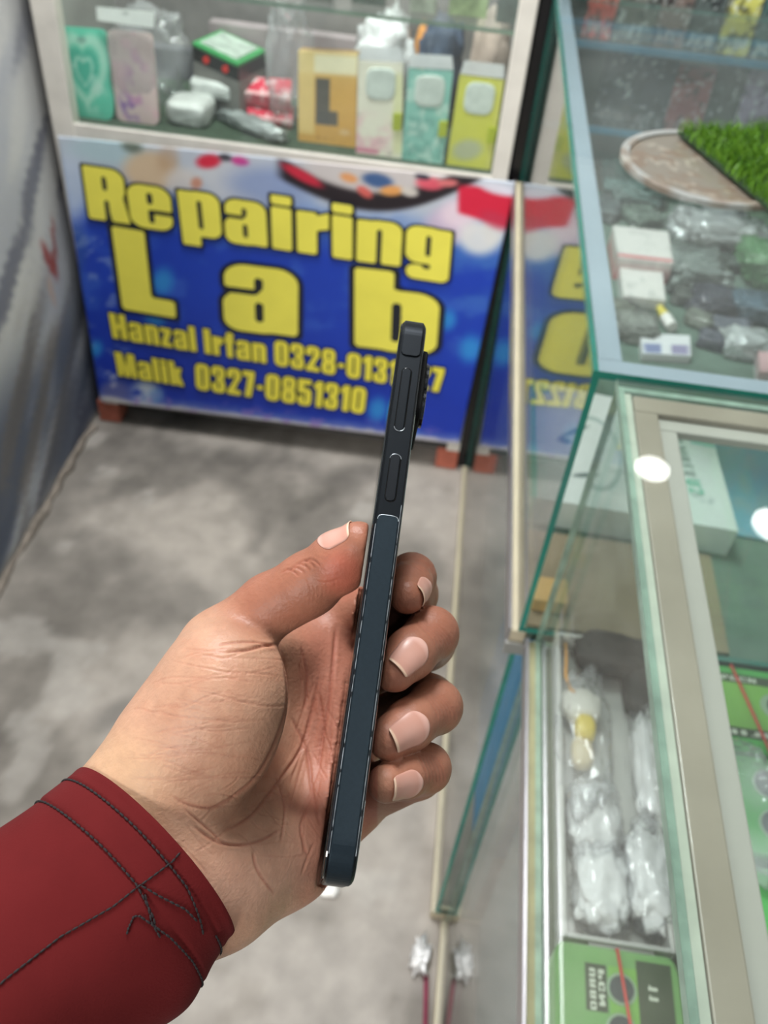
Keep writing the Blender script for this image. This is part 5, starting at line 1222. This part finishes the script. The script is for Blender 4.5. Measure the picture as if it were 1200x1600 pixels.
inB('black_pouch', 955, 1030, (.034, .022, .014), 51, mat('black_cloth', rgb(34, 36, 36), .6, var=.3, scale=40), 'black pouch at the far end of the white tray', 'pouch', .15, 1.8)
inB('black_pouch', 1000, 1085, (.016, .03, .012), 52, MATS['black_cloth'], 'narrow black pouch beside the right wall of the tray', 'pouch', .15, 1.8)
q = MB(); q.tube([on(x_, y_, 2, .692) for x_, y_ in ((884, 1005), (885, 1030), (884, 1055), (890, 1075), (898, 1082))], .0014, 8); o = q.build('cord', mat('orange_cord', rgb(226, 160, 70), .5), smooth=True); tag(o, 'short orange cord along the left wall of the white tray', 'cord')
# studs along the glass
M_green = mat('green_box_card', rgb(122, 172, 104), .35, var=.08, scale=20, coat=.3)
M_green2 = mat('bright_green_box_card', rgb(84, 172, 86), .35, var=.08, scale=20, coat=.3)
M_band = mat('red_rubber', rgb(206, 70, 60), .5, var=.1)
M_plate = mat('dark_olive_print', rgb(70, 84, 62), .4, var=.1)
M_lime = mat('lime_print', rgb(128, 184, 84), .4, var=.1)
M_ltxt = mat('pale_print', rgb(206, 214, 196), .4, var=.05)
M_disc = mat('grey_lens_print', rgb(74, 82, 82), .3, var=.2, scale=80)
M_ring = mat('pale_ring_print', rgb(150, 176, 146), .35)
def green_box(cx, cy, w, l, z0, h, mt, label, kind, rot=0):
    """w across x, l along y"""
    R_ = Matrix.Rotation(rot, 3, 'Z')
    def Q(u, v, z): p = R_ @ Vector((u*w/2, v*l/2, 0)); return (cx+p.x, cy+p.y, z)
    t = thing('phone_repair_box', (cx, cy, z0), label, 'box', 'green boxes in the near counter')
    pr = rr_profile(2, 2, .16, 6); pr = [((a-1), (w_2-1), d) for a, w_2, d in pr]
    q = MB(); n = len(pr); Ls = [(z0, .03), (z0+.002, 0), (z0+h*.62, 0), (z0+h*.64, .02), (z0+h*.68, .02), (z0+h*.7, 0), (z0+h-.002, 0), (z0+h, .03)]
    vs = [Q(a*(1-i_)*1.0, b*(1-i_), z) for z, i_ in Ls for a, b, d in pr]; q.add(vs, [(l_*n+i, l_*n+(i+1) % n, (l_+1)*n+(i+1) % n, (l_+1)*n+i) for l_ in range(len(Ls)-1) for i in range(n)]+[tuple(range(n))[::-1], tuple((len(Ls)-1)*n+i for i in range(n))])
    fin(q, 'box_body', mt, t)
    zt_ = z0+h
    def quad(u0, v0, u1, v1, dz, m, nm):
        q = MB(); q.hexa([Q(u0, v0, zt_), Q(u1, v0, zt_), Q(u1, v1, zt_), Q(u0, v1, zt_), Q(u0, v0, zt_+dz), Q(u1, v0, zt_+dz), Q(u1, v1, zt_+dz), Q(u0, v1, zt_+dz)]); return fin(q, nm, m, t)
    def dsc(u, v, r, dz, m, nm):
        q = MB(); c_ = Q(u, v, zt_); q.tube([c_, (c_[0], c_[1], zt_+dz)], r, 28); return q.build(nm, m, t)
    if kind == 'a':
        quad(-.52, .46, -.18, .84, .0003, M_plate, 'printed_plate'); quad(.30, .40, .86, .92, .0003, M_plate, 'printed_plate'); quad(-.14, -.7, .30, .84, .0005, M_lime, 'lime_panel')
        mb = MB(); P_ = lambda u, v: np.array(Q(u, v, zt_+.0009))
        put_line(mb, 'URBO', P_(-.36, .80), P_(-.36, .46), P_(-.46, .80)-P_(-.36, .80), .08, -.02, 20); put_line(mb, 'FCN', P_(-.22, .80), P_(-.22, .50), P_(-.32, .80)-P_(-.22, .80), .08, -.02, 20) if 'F' in GL else put_line(mb, 'PCN', P_(-.22, .80), P_(-.22, .50), P_(-.32, .80)-P_(-.22, .80), .08, -.02, 20)
        put_line(mb, '11', P_(.62, .74), P_(.62, .60), P_(.46, .74)-P_(.62, .74), .12, -.04, 20); mb.build('lettering', M_ltxt, t)
        for (u, v) in ((.04, .66), (.0, .34), (.46, .28)): dsc(u, v, .0098, .0012, M_ring, 'ring_print'); dsc(u, v, .0078, .0022, M_disc, 'lens_print')
        pts = [Q(.02+.22*(.9-s), s, zt_+.0028) for s in (.98, .5, 0, -.5, -.98)]
    elif kind == 'b':
        quad(-.96, -.72, .30, .80, .0003, M_plate, 'printed_plate'); quad(-.99, -.5, .18, .58, .0006, M_lime, 'lime_panel'); dsc(-.36, .1, .0125, .0014, M_ring, 'ring_print'); dsc(-.33, .1, .0095, .0024, M_disc, 'lens_print')
        mb = MB(); P_ = lambda u, v: np.array(Q(u, v, zt_+.0009)); put_line(mb, 'POCN', P_(-.86, .62), P_(-.5, .62), P_(-.86, .74)-P_(-.86, .62), .08, -.03, 18); put_line(mb, 'IIJUI', P_(-.86, -.68), P_(-.3, -.68), P_(-.86, -.56)-P_(-.86, -.68), .08, -.03, 18); mb.build('lettering', M_ltxt, t)
        pts = [Q(-.74+.22*(.98-s)/2, s, zt_+.0028) for s in (.98, .4, -.3, -.98)]
    else:
        quad(.02, -.55, .95, .85, .0003, M_plate, 'printed_plate')
        for (u, v) in ((-.62, .42), (-.62, -.40)): dsc(u, v, .0125, .0012, M_ring, 'ring_print'); dsc(u, v, .0108, .0022, M_disc, 'lens_print')
        pts = [Q(-.42+.5*(.98-s)/2, s, zt_+.0028) for s in (.98, .4, -.3, -.98)]
    q = MB(); q.tube([(pts[0][0], pts[0][1], zt_-.006)]+pts+[(pts[-1][0], pts[-1][1], zt_-.006)], .0012, 6); q.build('rubber_band', M_band, t, smooth=True)
    return t
green_box(.1715, .166, .082, .150, ZA, .030, M_green, 'green box with three camera rings and a red band below the tray', 'a')
green_box(.345, .448, .165, .082, ZA, .034, M_green2, 'far green box with one camera ring, beyond the pale rim', 'b', 0)
green_box(.347, .360, .165, .082, ZA, .034, M_green2, 'second green box from the far end, beyond the pale rim', 'c', -.03)
green_box(.345, .272, .165, .082, ZA, .034, M_green2, 'third green box from the far end, partly under a clear bag', 'c', .02)
green_box(.345, .184, .165, .082, ZA, .034, M_green2, 'nearest green box beyond the pale rim, below the third one', 'c', 0)
inB('plastic_bag', 1165, 1260, (.030, .055, .008), 61, M_bag, 'crumpled clear bag spread over the green boxes at the right edge', 'bag', .2, 2.4, z=.7035)
